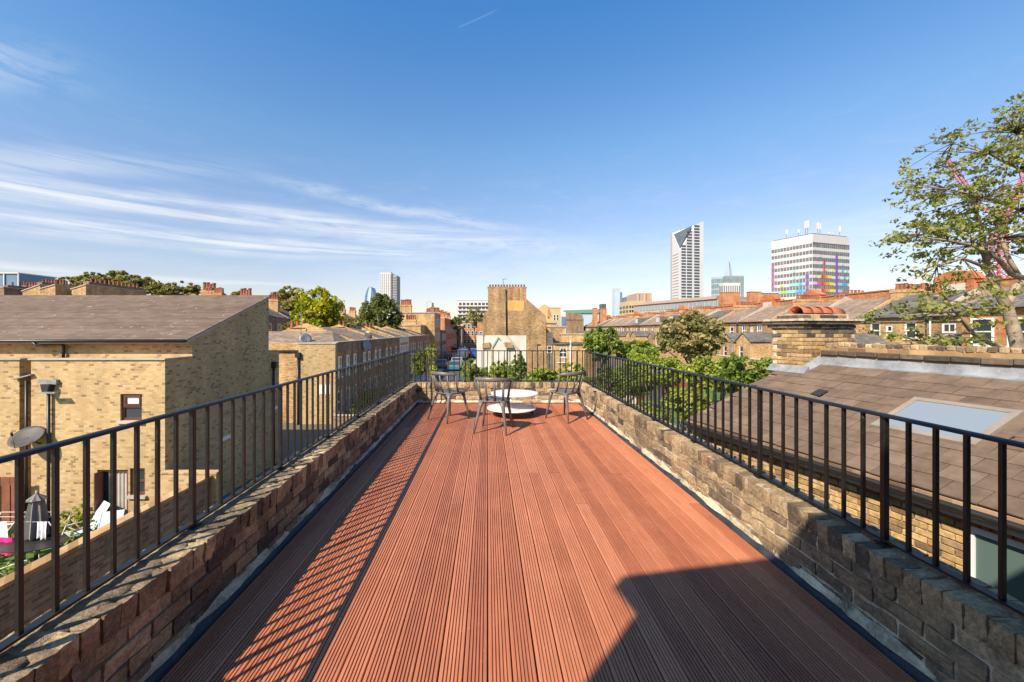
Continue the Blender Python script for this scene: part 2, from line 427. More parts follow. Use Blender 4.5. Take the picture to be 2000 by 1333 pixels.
# ------------------------------------------------------------------ mesh helpers
def V(*a):
    return Vector(a)
def at(px, py, Y):
    """point of the place that lies Y metres ahead, read off the photograph"""
    return Vector(((px - CX) / F * Y, Y, EYE - (py - CY) / F * Y))
class MB:
    def __init__(s):
        s.v, s.f = [], []
    def add(s, vs_, fs):
        o = len(s.v)
        s.v += [tuple(p) for p in vs_]
        s.f += [tuple(i + o for i in q) for q in fs]
        return s
    def box(s, x0, x1, y0, y1, z0, z1):
        return s.add([(x0, y0, z0), (x1, y0, z0), (x1, y1, z0), (x0, y1, z0), (x0, y0, z1), (x1, y0, z1), (x1, y1, z1), (x0, y1, z1)],
                     [(0, 3, 2, 1), (4, 5, 6, 7), (0, 1, 5, 4), (1, 2, 6, 5), (2, 3, 7, 6), (3, 0, 4, 7)])
    def obox(s, c, a, b, d):
        """box about c with half-axis vectors a, b, d"""
        c, a, b, d = Vector(c), Vector(a), Vector(b), Vector(d)
        vs_ = [c + i * a + j * b + k_ * d for k_ in (-1, 1) for j, i in ((-1, -1), (-1, 1), (1, 1), (1, -1))]
        return s.add(vs_, [(0, 3, 2, 1), (4, 5, 6, 7), (0, 1, 5, 4), (1, 2, 6, 5), (2, 3, 7, 6), (3, 0, 4, 7)])
    def bar(s, p, q, w, h=None, up=(0, 0, 1)):
        p, q = Vector(p), Vector(q)
        d = q - p
        u = Vector(up)
        if abs(d.normalized().dot(u)) > 0.98:
            u = Vector((0, 1, 0))
        a = d.cross(u).normalized()
        b = a.cross(d).normalized()
        return s.obox((p + q) / 2, a * w / 2, d / 2, b * (h or w) / 2)
    def quad(s, *p):
        return s.add(p, [tuple(range(len(p)))])
    def prism(s, poly, ext):
        """planar polygon of 3-d points swept by ext"""
        e = Vector(ext)
        n = len(poly)
        vs_ = [Vector(p) for p in poly] + [Vector(p) + e for p in poly]
        return s.add(vs_, [tuple(reversed(range(n))), tuple(range(n, 2 * n))] + [(i, (i + 1) % n, n + (i + 1) % n, n + i) for i in range(n)])
    def tube(s, pts, rad, n=8, cap=True, flat=None):
        pts = [Vector(p) for p in pts]
        if isinstance(rad, (int, float)):
            rad = [rad] * len(pts)
        up = None
        rings = []
        for i, p in enumerate(pts):
            t = (pts[min(i + 1, len(pts) - 1)] - pts[max(i - 1, 0)]).normalized()
            if up is None:
                up = Vector((0, 0, 1)) if abs(t.z) < 0.9 else Vector((0, 1, 0))
            a = t.cross(up).normalized()
            b = a.cross(t).normalized()
            up = b
            r = rad[i]
            ra, rb = (r if isinstance(r, tuple) else (r, r))
            rings.append([p + a * ra * math.cos(2 * math.pi * j / n) + b * rb * math.sin(2 * math.pi * j / n) for j in range(n)])
        vs_ = [q for r in rings for q in r]
        fs = []
        for i in range(len(pts) - 1):
            for j in range(n):
                fs.append((i * n + j, i * n + (j + 1) % n, (i + 1) * n + (j + 1) % n, (i + 1) * n + j))
        if cap:
            fs.append(tuple(reversed(range(n))))
            fs.append(tuple((len(pts) - 1) * n + j for j in range(n)))
        return s.add(vs_, fs)
    def lathe(s, prof, n=16, c=(0, 0, 0)):
        c = Vector(c)
        vs_ = [c + Vector((r * math.cos(2 * math.pi * j / n), r * math.sin(2 * math.pi * j / n), z)) for r, z in prof for j in range(n)]
        m = len(prof)
        fs = [(i * n + j, i * n + (j + 1) % n, (i + 1) * n + (j + 1) % n, (i + 1) * n + j) for i in range(m - 1) for j in range(n)]
        fs.append(tuple(reversed(range(n))))
        fs.append(tuple((m - 1) * n + j for j in range(n)))
        return s.add(vs_, fs)
    def mesh(s, name, mat, smooth=False, bevel=0.0, seg=1, ang=False):
        me = bpy.data.meshes.new(name)
        me.from_pydata(s.v, [], s.f)
        bm = bmesh.new()
        bm.from_mesh(me)
        bmesh.ops.recalc_face_normals(bm, faces=bm.faces)
        if bevel:
            bmesh.ops.bevel(bm, geom=list(bm.edges), offset=bevel, segments=seg, affect='EDGES', profile=0.6)
        bm.to_mesh(me)
        bm.free()
        me.materials.append(MATS[mat])
        if smooth:
            me.polygons.foreach_set('use_smooth', [True] * len(me.polygons))
        return me
    def build(s, name, mat, parent=None, smooth=False, bevel=0.0, seg=1, local=False):
        return link(name, s.mesh(name, mat, smooth, bevel, seg), parent, local)
def pmatrix(p):
    return Matrix.Translation(p.location) @ p.rotation_euler.to_matrix().to_4x4()
KID = {}
def link(name, me, parent=None, local=False, loc=None, rot=None):
    o = bpy.data.objects.new(name, me)
    COL.objects.link(o)
    if parent is not None:
        o.parent = parent
        KID.setdefault(parent, []).append(o)
        if parent.type == 'EMPTY' and not local:
            o.matrix_parent_inverse = pmatrix(parent).inverted()
    if loc is not None:
        o.location = loc
    if rot is not None:
        o.rotation_euler = rot
    return o
def tag(o, label, cat, group=None):
    o['label'] = label
    o['category'] = cat
    if group:
        o['group'] = group
    return o
def thing(name, label, cat, loc=(0, 0, 0), rz=0.0, group=None):
    o = bpy.data.objects.new(name, None)
    COL.objects.link(o)
    o.empty_display_size = 0.2
    o.location = loc
    o.rotation_euler = (0, 0, rz)
    return tag(o, label, cat, group)
def struct(name, mb, mat):
    o = mb.build(name, mat)
    o['kind'] = 'structure'
    return o
def copy_tree(o, parent=None):
    c = o.copy()
    COL.objects.link(c)
    c.parent = parent
    if parent is not None:
        KID.setdefault(parent, []).append(c)
    for ch in KID.get(o, ()):
        copy_tree(ch, c)
    return c

def wallgrid(mb, org, right, up, nrm, w, h, holes, depth=0.12):
    """front of a wall with real openings: faces between holes and the reveals"""
    org, right, up, nrm = Vector(org), Vector(right), Vector(up), Vector(nrm)
    xs = sorted({0, w} | {q for hh in holes for q in (hh[0], hh[2]) if 0 < q < w})
    zs = sorted({0, h} | {q for hh in holes for q in (hh[1], hh[3]) if 0 < q < h})
    P = lambda x, z, d=0: org + right * x + up * z - nrm * d
    for i in range(len(xs) - 1):
        for j in range(len(zs) - 1):
            mx, mz = (xs[i] + xs[i + 1]) / 2, (zs[j] + zs[j + 1]) / 2
            if any(a < mx < c_ and b < mz < d_ for a, b, c_, d_ in holes):
                continue
            mb.quad(P(xs[i], zs[j]), P(xs[i + 1], zs[j]), P(xs[i + 1], zs[j + 1]), P(xs[i], zs[j + 1]))
    for a, b, c_, d_ in holes:
        for (p, q) in (((a, b), (c_, b)), ((c_, b), (c_, d_)), ((c_, d_), (a, d_)), ((a, d_), (a, b))):
            mb.quad(P(*p), P(*q), P(*q, depth), P(*p, depth))
def window(parent, org, right, up, nrm, hole, inset=0.09, frame='white_paint', glass='glass', bars=(1, 1), fw=0.06, sill=True, local=False, sillmat=None, name='window'):
    """sash in an opening: frame part with its pane and sill"""
    org, right, up, nrm = Vector(org), Vector(right), Vector(up), Vector(nrm)
    a, b, c_, d_ = hole
    w, h = c_ - a, d_ - b
    cc = org + right * (a + c_) / 2 + up * (b + d_) / 2 - nrm * inset
    m = MB()
    t = 0.03
    for sgn in (-1, 1):
        m.obox(cc + right * sgn * (w / 2 - fw / 2), right * fw / 2, nrm * t, up * h / 2)
        m.obox(cc + up * sgn * (h / 2 - fw / 2), right * (w / 2 - fw), nrm * t, up * fw / 2)
    for i in range(bars[1]):
        z = -h / 2 + h * (i + 1) / (bars[1] + 1)
        m.obox(cc + up * z, right * (w / 2 - fw), nrm * t * 0.8, up * fw * 0.4)
    for i in range(bars[0]):
        x = -w / 2 + w * (i + 1) / (bars[0] + 1)
        m.obox(cc + right * x, right * fw * 0.22, nrm * t * 0.6, up * (h / 2 - fw))
    o = m.build(name, frame, parent, local=local)
    m = MB()
    m.obox(cc - nrm * 0.012, right * (w / 2 - fw * 0.5), nrm * 0.004, up * (h / 2 - fw * 0.5))
    m.build('pane', glass, o)
    if sill:
        m = MB()
        m.obox(org + right * (a + c_) / 2 + up * (b - 0.045) + nrm * 0.02, right * (w / 2 + 0.07), nrm * 0.06, up * 0.042)
        m.build('sill', sillmat or frame, o)
    return o

def leaf_mesh(name, blobs, size, mat, seed=1, flat=0.0, shell=0.5, spread=0.35, gshade=True):
    """many small leaf faces through a crown; blobs = (centre, radii, count)"""
    rng = np.random.default_rng(seed)
    C, A, B, Rn = [], [], [], []
    for bi, (c, r, n) in enumerate(blobs):
        r = np.array(r if hasattr(r, '__len__') else (r, r, r), float)
        d = rng.normal(size=(n, 3))
        d /= np.linalg.norm(d, axis=1)[:, None]
        rad = shell + (1 - shell) * rng.random(n) ** 0.6
        rad = np.where(rng.random(n) < 0.75, rad, rng.random(n))
        rad *= 1 + rng.normal(0, 0.10, n)
        C.append(np.array(c)[None] + d * rad[:, None] * r)
        nrm = d * 0.7 + rng.normal(size=(n, 3)) * 0.75 + np.array([0, 0, 0.45 + flat])
        nrm /= np.linalg.norm(nrm, axis=1)[:, None]
        t = rng.normal(size=(n, 3))
        a = np.cross(nrm, t)
        a /= np.linalg.norm(a, axis=1)[:, None]
        b = np.cross(nrm, a)
        s = size * rng.uniform(0.6, 1.25, n)[:, None]
        A.append(a * s * 0.62)
        B.append(b * s * 0.38)
        Rn.append(np.clip(rng.beta(2, 2, n) * (1 - spread) + spread * rng.random(), 0, 1))
    C, A, B, Rn = map(np.concatenate, (C, A, B, Rn))
    n = len(C)
    fold = np.cross(A, B)
    fold /= np.linalg.norm(fold, axis=1)[:, None] + 1e-9
    fold = fold * np.linalg.norm(B, axis=1)[:, None] * 0.35
    vs_ = np.stack([C - A, C - A * 0.1 + B + fold, C + A, C - A * 0.1 - B + fold], 1).reshape(-1, 3)
    me = bpy.data.meshes.new(name)
    me.vertices.add(4 * n)
    me.vertices.foreach_set('co', vs_.ravel())
    me.loops.add(4 * n)
    me.loops.foreach_set('vertex_index', np.arange(4 * n, dtype=np.int32))
    me.polygons.add(n)
    me.polygons.foreach_set('loop_start', np.arange(0, 4 * n, 4, dtype=np.int32))
    me.polygons.foreach_set('loop_total', np.full(n, 4, dtype=np.int32))
    me.update(calc_edges=True)
    at_ = me.attributes.new('rnd', 'FLOAT', 'FACE')
    at_.data.foreach_set('value', Rn.astype(np.float32))
    me.materials.append(MATS[mat])
    return me
def crown_blobs(c, r, nb, nl, seed, br=0.42):
    """clumps scattered over an uneven crown, with ragged shoots beyond its outline"""
    rnd = random.Random(seed)
    out = []
    for i in range(nb):
        while True:
            d = Vector((rnd.uniform(-1, 1), rnd.uniform(-1, 1), rnd.uniform(-1, 1)))
            if 0.25 < d.length < 1:
                break
        d = d.normalized() * (0.40 + 0.5 * rnd.random())
        k_ = br * rnd.uniform(0.5, 1.15)
        out.append((tuple(Vector(c) + Vector((d.x * r[0], d.y * r[1], d.z * r[2]))), (r[0] * k_, r[1] * k_, r[2] * k_ * 0.8), int(nl * 0.58 / nb)))
    for i in range(nb * 2):
        a = rnd.uniform(0, 2 * math.pi)
        zz = rnd.uniform(-0.55, 1.0)
        q = math.sqrt(max(0.0, 1 - zz * zz)) * rnd.uniform(0.85, 1.12)
        k_ = br * rnd.uniform(0.14, 0.34)
        out.append((tuple(Vector(c) + Vector((math.cos(a) * q * r[0], math.sin(a) * q * r[1], zz * rnd.uniform(0.95, 1.15) * r[2]))), (r[0] * k_, r[1] * k_, r[2] * k_), int(nl * 0.13 / nb) + 2))
    return out
def tree(name, label, cat, base, c, r, nb, nl, size, mat, seed, trunk=0.25, group=None, bark='dark_bark', br=0.42):
    t = thing(name, label, cat, base, 0, group)
    blobs = crown_blobs(c, r, nb, nl, seed, br)
    link('crown', leaf_mesh('crown', blobs, size, mat, seed, shell=0.35, spread=0.5), t)
    m = MB()
    b, c = Vector(base), Vector(c)
    top = Vector((c.x, c.y, c.z - r[2] * 0.2))
    m.tube([b, b.lerp(top, 0.35) + V(trunk * 0.4, 0, 0), b.lerp(top, 0.7), top], [trunk, trunk * 0.8, trunk * 0.6, trunk * 0.3], 8)
    rnd = random.Random(seed + 5)
    for bl in rnd.sample(blobs, min(len(blobs), 9)):
        s0 = b.lerp(top, rnd.uniform(0.55, 0.95))
        e = Vector(bl[0])
        m.tube([s0, s0.lerp(e, 0.5) + V(0, 0, 0.1 * r[2]), e], [trunk * 0.35, trunk * 0.22, trunk * 0.08], 5)
    m.build('trunk', bark, t, True)
    return t

# ================================================================== SETTING
GZ = -5.0
struct('ground', MB().quad((-3000, -600, GZ - 0.012), (3000, -600, GZ - 0.012), (3000, 4000, GZ - 0.012), (-3000, 4000, GZ - 0.012)), 'ground_mat')
struct('pavement', MB().box(-8.6, -1.9, -20, 27.5, GZ - 0.3, GZ), 'paving')
struct('pavement', MB().box(-10.4, -0.75, 27.5, 230, GZ - 0.3, GZ + 0.001), 'paving')
struct('road', MB().quad((-7.2, -20, GZ + 0.006), (-3.2, -20, GZ + 0.006), (-3.2, 230, GZ + 0.006), (-7.2, 230, GZ + 0.006)), 'asphalt')
struct('garden_lawn', MB().quad((-19, 2, GZ - 0.004), (-8.75, 2, GZ - 0.004), (-8.75, 12.98, GZ - 0.004), (-19, 12.98, GZ - 0.004)), 'grass_mat')
struct('garden_lawn', MB().quad((2.3, 9, GZ - 0.006), (31, 9, GZ - 0.006), (31, 56, GZ - 0.006), (2.3, 56, GZ - 0.006)), 'grass_mat')

# ------------------------------------------------------------------ the roof terrace itself
XL, XR, YE, Y0 = -1.41, 1.83, 8.12, 0.6          # inner faces of the three parapets
own = thing('house_below_terrace', 'brick house under the roof terrace, its side walls below the parapets', 'house', (0.2, 4, GZ))
MB().box(XL - 0.215, XR + 0.215, -6, YE + 0.215, GZ, -0.072).build('wall', 'stock_wall', own)

deck = thing('terrace_deck', 'red brown grooved decking boards covering the roof terrace', 'deck', (0.2, 4, -0.07))
MB().box(XL + 0.002, XR - 0.002, -0.3, YE - 0.002, -0.07, -0.034).build('deck_base', 'membrane', deck)
def board_mesh(w, L):
    """grooved plank: top profile with routed grooves, along +Y"""
    top, g, ng, dp, th = 0.0, 0.0064, 5, 0.0065, 0.026
    x, prof = -w / 2, [(-w / 2, -th), (-w / 2, -0.003), (-w / 2 + 0.003, top)]
    land = (w - 0.012 - ng * g) / (ng + 1)
    x = -w / 2 + 0.006
    for i in range(ng):
        x += land
        prof += [(x, top), (x + 0.0008, top - dp), (x + g - 0.0008, top - dp), (x + g, top)]
        x += g
    prof += [(w / 2 - 0.003, top), (w / 2, -0.003), (w / 2, -th)]
    n = len(prof)
    vs_ = [(p, 0, z) for p, z in prof] + [(p, L, z) for p, z in prof]
    m = MB()
    m.add(vs_, [(i, i + 1, n + i + 1, n + i) for i in range(n - 1)] + [(n - 1, 0, n, 2 * n - 1)])
    m.add([(prof[0][0], 0, prof[0][1]), (prof[1][0], 0, prof[1][1]), (prof[-2][0], 0, prof[-2][1]), (prof[-1][0], 0, prof[-1][1])], [(0, 1, 2, 3)])
    m.add([(prof[0][0], L, prof[0][1]), (prof[1][0], L, prof[1][1]), (prof[-2][0], L, prof[-2][1]), (prof[-1][0], L, prof[-1][1])], [(3, 2, 1, 0)])
    return m.mesh('deck_board', 'deck_board')
PITCH = 0.1045
rnd = random.Random(3)
i0, i1 = math.ceil((XL + 0.045) / PITCH), math.floor((XR - 0.035) / PITCH)
cache = {}
for i in range(i0, i1):
    xc = (i + 0.5) * PITCH
    cuts = [-0.3, YE - 0.03]
    if rnd.random() < 0.6:
        cuts.insert(1, rnd.choice([4.14, 4.14, 4.16, 3.42, 6.1]))
    for a, b in zip(cuts, cuts[1:]):
        L = round(b - a - 0.003, 3)
        if L not in cache:
            cache[L] = board_mesh(0.0985, L)
        link('deck_board', cache[L], deck, loc=(xc + rnd.uniform(-0.0006, 0.0006), a, rnd.uniform(-0.0012, 0.0006)), rot=(0, 0, rnd.uniform(-0.0003, 0.0003)))

def jbrick(name, mat, dx, dy, dz, j, seed, bev=0.006):
    r = random.Random(seed)
    m = MB().box(-dx / 2, dx / 2, -dy / 2, dy / 2, -dz / 2, dz / 2)
    m.v = [tuple(c + r.uniform(-j, j) for c in p) for p in m.v]
    return m.mesh(name, mat, bevel=bev)
def rbrick(name, mat, dx, dy, dz, j, seed):
    """chipped hand-made brick: subdivided box with worn faces and edges"""
    r = random.Random(seed)
    me = MB().box(-dx / 2, dx / 2, -dy / 2, dy / 2, -dz / 2, dz / 2).mesh(name, mat)
    bm = bmesh.new()
    bm.from_mesh(me)
    bmesh.ops.subdivide_edges(bm, edges=bm.edges, cuts=2, use_grid_fill=True)
    for v in bm.verts:
        e = sum(abs(abs(c_) - h_) < 1e-4 for c_, h_ in zip(v.co, (dx / 2, dy / 2, dz / 2)))
        v.co += Vector((r.uniform(-j, j), r.uniform(-j, j), r.uniform(-j, j)))
        if e >= 2:
            v.co -= v.co.normalized() * r.uniform(0.0, 0.0045)
            if r.random() < 0.12:
                v.co -= v.co.normalized() * r.uniform(0.004, 0.010)
    bm.to_mesh(me)
    bm.free()
    return me
ST = [rbrick('brick', 'old_brick', 0.105, 0.216, 0.067, 0.0022, s) for s in range(10)]
HD = [rbrick('brick', 'old_brick', 0.222, 0.073, 0.109, 0.003, s + 20) for s in range(10)]
def parapet(name, label, base, along, inner, length, seed, core='mortar', skim=(0.02, 0.075)):
    """brick parapet: four stretcher courses and a brick-on-edge coping, inner face on the deck side"""
    t = thing(name, label, 'parapet wall', base)
    r = random.Random(seed)
    along, inner = Vector(along), Vector(inner)
    B0 = Vector((base[0], base[1], 0))
    ang = math.atan2(along.y, along.x) - math.pi / 2
    m = MB()
    m.obox(B0 + along * length / 2 - inner * 0.1125 + V(0, 0, 0.118), along * length / 2, inner * 0.103, V(0, 0, 0.188))
    m.obox(B0 + along * length / 2 - inner * 0.110 + V(0, 0, 0.352), along * length / 2, inner * 0.102, V(0, 0, 0.044))
    m.build('mortar_core', core, t)
    for c in range(4):
        off = (c % 2) * 0.1125
        k_ = 0
        y = -off
        while y < length - 0.04:
            L = 0.213
            cy = y + L / 2
            if cy - L / 2 > -0.12 and cy + L / 2 < length + 0.06:
                p = B0 + along * cy - inner * (0.0525 + r.uniform(-0.004, 0.005)) + V(0, 0, 0.0375 + c * 0.0755 - 0.002 + r.uniform(-0.0025, 0.0025))
                link('brick', r.choice(ST), t, loc=p, rot=(r.uniform(-0.02, 0.02), r.uniform(-0.03, 0.03), ang + r.uniform(-0.012, 0.012) + r.choice((0, math.pi))))
            y += 0.2255
    y = 0.02
    while y < length - 0.02:
        p = B0 + along * y - inner * (0.104 + r.uniform(-0.005, 0.006)) + V(0, 0, 0.352 + r.uniform(-0.003, 0.003))
        ry = 0.05 + r.uniform(-0.03, 0.03)
        link('brick', r.choice(HD), t, loc=p, rot=(r.uniform(-0.04, 0.04), ry * (1 if inner.x < -0.5 or (abs(inner.x) < 0.5) else -1) * -1, ang + r.uniform(-0.03, 0.03)))
        y += 0.0765 + r.uniform(-0.001, 0.001)
    # crumbling mortar skim over the coping
    n = int(length / 0.03)
    vs_, fs = [], []
    w_in = 0.05
    for q in range(n + 1):
        s_ = min(max(length * q / n, 0.002), length - 0.002)
        w_in = min(max(w_in + r.uniform(-0.016, 0.016), skim[0]), skim[1])
        prof = [(0.206, 0.385), (0.204, 0.405), (0.15, 0.412 + r.uniform(-0.003, 0.004)), (w_in + 0.035, 0.410 + r.uniform(-0.004, 0.004)), (w_in, 0.398 + r.uniform(-0.004, 0.003)), (w_in + 0.01, 0.385)]
        vs_ += [B0 + along * s_ - inner * a + V(0, 0, b) for a, b in prof]
        if q:
            o = 6 * (q - 1)
            fs += [(o + i, o + i + 1, o + 7 + i, o + 6 + i) for i in range(5)]
    MB().add(vs_, fs).build('mortar_skim', 'mortar_skim', t, True)
    # cement fillet between wall and deck, wavy, and the roofing felt under it
    def strip(w0, w1, z0, z1, jw, nm, mat):
        n = int(length / 0.06)
        vs_, fs = [], []
        ph = r.uniform(0, 9)
        for q in range(n + 1):
            s_ = length * q / n
            wob = jw * (math.sin(s_ * 5 + ph) * 0.5 + math.sin(s_ * 13.7 + ph * 2) * 0.35 + r.uniform(-0.5, 0.5))
            a = B0 + along * s_ + inner * w0 + V(0, 0, z1 + wob)
            b = B0 + along * s_ + inner * (w0 * 0.4 + w1 * 0.6 + wob * 0.5) + V(0, 0, z0 * 0.45 + z1 * 0.55 + wob * 0.5)
            c_ = B0 + along * s_ + inner * (w1 + wob) + V(0, 0, z0)
            d = B0 + along * s_ + inner * w0 + V(0, 0, z0)
            vs_ += [a, b, c_, d]
            if q:
                o = 4 * (q - 1)
                fs += [(o + i, o + (i + 1) % 4, o + 4 + (i + 1) % 4, o + 4 + i) for i in range(4)]
        MB().add(vs_, fs).build(nm, mat, t, False)
    strip(-0.004, 0.012, 0.014, 0.054, 0.014, 'cement_fillet', 'cement_fillet')
    strip(-0.002, 0.040, -0.033, 0.016, 0.008, 'felt_upstand', 'membrane')
    return t
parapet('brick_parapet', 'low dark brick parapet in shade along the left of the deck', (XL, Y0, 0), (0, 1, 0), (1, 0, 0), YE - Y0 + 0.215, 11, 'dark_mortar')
parapet('brick_parapet', 'low weathered brick parapet along the right of the deck, partly in shadow', (XR, Y0, 0), (0, 1, 0), (-1, 0, 0), YE - Y0 + 0.215, 12, 'mortar', (0.04, 0.10))
parapet('brick_parapet', 'short sunlit brick parapet across the far end of the deck', (XL + 0.003, YE, 0), (1, 0, 0), (0, -1, 0), XR - XL - 0.006, 13)

def railing(name, label, p0, p1, zb, zt, pitch, first, post_every, post_off):
    p0, p1 = Vector((*p0, 0)), Vector((*p1, 0))
    d = (p1 - p0).normalized()
    L = (p1 - p0).length
    t = thing(name, label, 'railing', (p0.x, p0.y, 0.40))
    side = Vector((-d.y, d.x, 0))
    # rounded hand rail
    prof = [(-0.021, -0.004), (-0.023, 0.002), (-0.018, 0.0085), (-0.008, 0.012), (0.008, 0.012), (0.018, 0.0085), (0.023, 0.002), (0.021, -0.004)]
    m = MB()
    m.prism([p0 + side * a + V(0, 0, zt - 0.012 + b) for a, b in prof], d * L)
    m.build('hand_rail', 'black_paint', t)
    MB().obox((p0 + p1) / 2 + V(0, 0, zb), d * L / 2, side * 0.019, V(0, 0, 0.005)).build('bottom_rail', 'black_paint', t)
    hb = zt - 0.016 - (zb + 0.005)
    bar = MB().box(-0.008, 0.008, -0.008, 0.008, 0, hb).mesh('baluster', 'black_paint', bevel=0.0012)
    plate = MB().box(-0.03, 0.03, -0.03, 0.03, 0, 0.007).mesh('base_plate', 'black_paint', bevel=0.001)
    post = MB().box(-0.0125, 0.0125, -0.0125, 0.0125, -0.11, hb).mesh('post', 'black_paint', bevel=0.0015)
    s_, i = first, 0
    while s_ < L - 0.01:
        q = p0 + d * s_ + V(0, 0, zb + 0.005)
        if i % post_every == post_off:
            link('post', post, t, loc=q)
            link('base_plate', plate, t, loc=(q.x, q.y, 0.413))
        else:
            link('baluster', bar, t, loc=q)
        s_ += pitch
        i += 1
    return t
railing('railing', 'black metal railing on the left parapet beside the yellow brick house', (-1.555, Y0), (-1.555, YE + 0.10), 0.437, 1.045, 0.1138, 0.19, 8, 4)
railing('railing', 'black metal railing on the right parapet beside the brown tiled roof', (1.925, Y0), (1.925, YE + 0.10), 0.437, 1.045, 0.1138, 0.25, 8, 2)
railing('railing', 'black metal railing across the far end behind the table and chairs', (-1.555, YE + 0.10), (1.925, YE + 0.10), 0.432, 1.042, 0.1122, 0.09, 10, 9)

# brick stair house behind the viewer, whose shadow falls across the right of the deck
h_ = 3.6
cx_, cy_ = 0.80 - 0.78 * h_, 2.42 - 0.897 * h_
hs = thing('stair_house', 'brick upper storey with flat roof at the near end of the deck', 'house', (cx_, cy_, -0.05), R(11))
MB().box(0.20, 7.5, -5, -0.07, 0, h_ - 0.07).build('wall', 'brown_wall', hs, local=True)
MB().box(0, 7.6, -5.1, 0, h_ - 0.07, h_ + 0.05).build('roof_slab', 'lead', hs, local=True)

# ------------------------------------------------------------------ chairs and table
def chair(label, loc, rz):
    t = thing('terrace_chair', label, 'chair', loc, rz, 'grey chairs round the table')
    m = MB()
    n = 28
    def sup(r, z, k_=1.0):
        out = []
        for j in range(n):
            a = 2 * math.pi * j / n
            ca, sa = math.cos(a), math.sin(a)
            x = 0.215 * r * math.copysign(abs(ca) ** 0.62, ca)
            y = 0.205 * r * math.copysign(abs(sa) ** 0.62, sa) + 0.01
            out.append((x * (1 + 0.10 * (y > 0) * y / 0.2), y, z))
        return out
    rings = [sup(0.05, 0.441), sup(0.55, 0.443), sup(0.85, 0.450), sup(0.97, 0.455), sup(1.0, 0.448), sup(0.97, 0.430), sup(0.80, 0.418), sup(0.05, 0.416)]
    vs_ = [p for r_ in rings for p in r_]
    fs = [(i * n + j, i * n + (j + 1) % n, (i + 1) * n + (j + 1) % n, (i + 1) * n + j) for i in range(len(rings) - 1) for j in range(n)]
    fs += [tuple(reversed(range(n))), tuple((len(rings) - 1) * n + j for j in range(n))]
    m.add(vs_, fs).build('seat', 'chair_plastic', t, True, local=True)
    for sx in (-1, 1):
        m = MB()
        m.tube([(sx * 0.165, 0.150, 0.436), (sx * 0.178, 0.165, 0.36), (sx * 0.205, 0.200, 0.17), (sx * 0.228, 0.228, 0.0)], [(0.036, 0.032), (0.023, 0.021), (0.018, 0.017), (0.012, 0.012)], 10)
        m.build('leg', 'chair_plastic', t, True, local=True)
        m = MB()
        m.tube([(sx * 0.150, -0.135, 0.438), (sx * 0.166, -0.165, 0.37), (sx * 0.20, -0.215, 0.18), (sx * 0.232, -0.262, 0.0)], [(0.056, 0.036), (0.028, 0.023), (0.019, 0.018), (0.012, 0.012)], 10)
        m.build('leg', 'chair_plastic', t, True, local=True)
    # crest rail: an arc round the back
    def arc(u, z):
        a = u * R(74)
        return Vector((0.268 * math.sin(a) / math.sin(R(74)), -0.05 - 0.235 * math.cos(a * 1.05), z - 0.022 * abs(u) ** 2))
    pts = [arc(-1 + 2 * i / 18, 0.765) for i in range(19)]
    m = MB()
    m.tube(pts, [((0.009 + 0.006 * (1 - abs(-1 + 2 * i / 18) ** 3)), (0.014 + 0.016 * (1 - abs(-1 + 2 * i / 18) ** 4))) for i in range(19)], 10)
    m.build('backrest', 'chair_plastic', t, True, local=True)
    for u, bx, by in ((-0.96, -0.198, 0.02), (-0.56, -0.160, -0.130), (-0.19, -0.055, -0.178), (0.19, 0.055, -0.178), (0.56, 0.160, -0.130), (0.96, 0.198, 0.02)):
        e = arc(u, 0.755)
        b = Vector((bx, by, 0.440))
        m = MB()
        m.tube([b, b.lerp(e, 0.4) + V(0, -0.012, 0), e], [(0.021, 0.010), (0.0155, 0.0085), (0.017, 0.008)], 8)
        m.build('spindle', 'chair_plastic', t, True, local=True)
    return t
chair('grey plastic spindle back chair seen from behind, nearest to the camera', (0.09, 5.93, 0.001), R(-14))
chair('grey plastic spindle back chair left of the table, turned towards it', (-0.63, 6.68, 0.001), R(-42))
chair('grey plastic spindle back chair right of the table by the parapet', (1.27, 6.70, 0.001), R(38))

tb = thing('coffee_table', 'round white two tier coffee table on castors between the chairs', 'table', (0.43, 6.98, 0.001))
def disc(r, z0, z1, c):
    return MB().lathe([(r - 0.005, z0), (r, z0 + 0.004), (r, z1 - 0.004), (r - 0.005, z1)], 48, (c[0], c[1], 0))
disc(0.405, 0.366, 0.382, (0.45, 6.98)).build('table_top', 'white_lacquer', tb, False)
disc(0.415, 0.118, 0.138, (0.40, 6.96)).build('shelf', 'white_lacquer', tb, False)
for a in (20, 140, 260):
    x, y = 0.43 + 0.355 * math.cos(R(a)), 6.97 + 0.355 * math.sin(R(a))
    MB().tube([(x, y, 0.10), (x, y, 0.37)], 0.008, 10).build('leg', 'chrome', tb, True)
    c_ = MB()
    c_.tube([(x - 0.016, y + 0.02, 0.048), (x + 0.016, y + 0.02, 0.048)], 0.046, 18)
    co = c_.build('castor', 'black_rubber', tb)
    MB().bar((x, y, 0.118), (x, y + 0.02, 0.05), 0.045, 0.012).build('castor_fork', 'chrome', co)

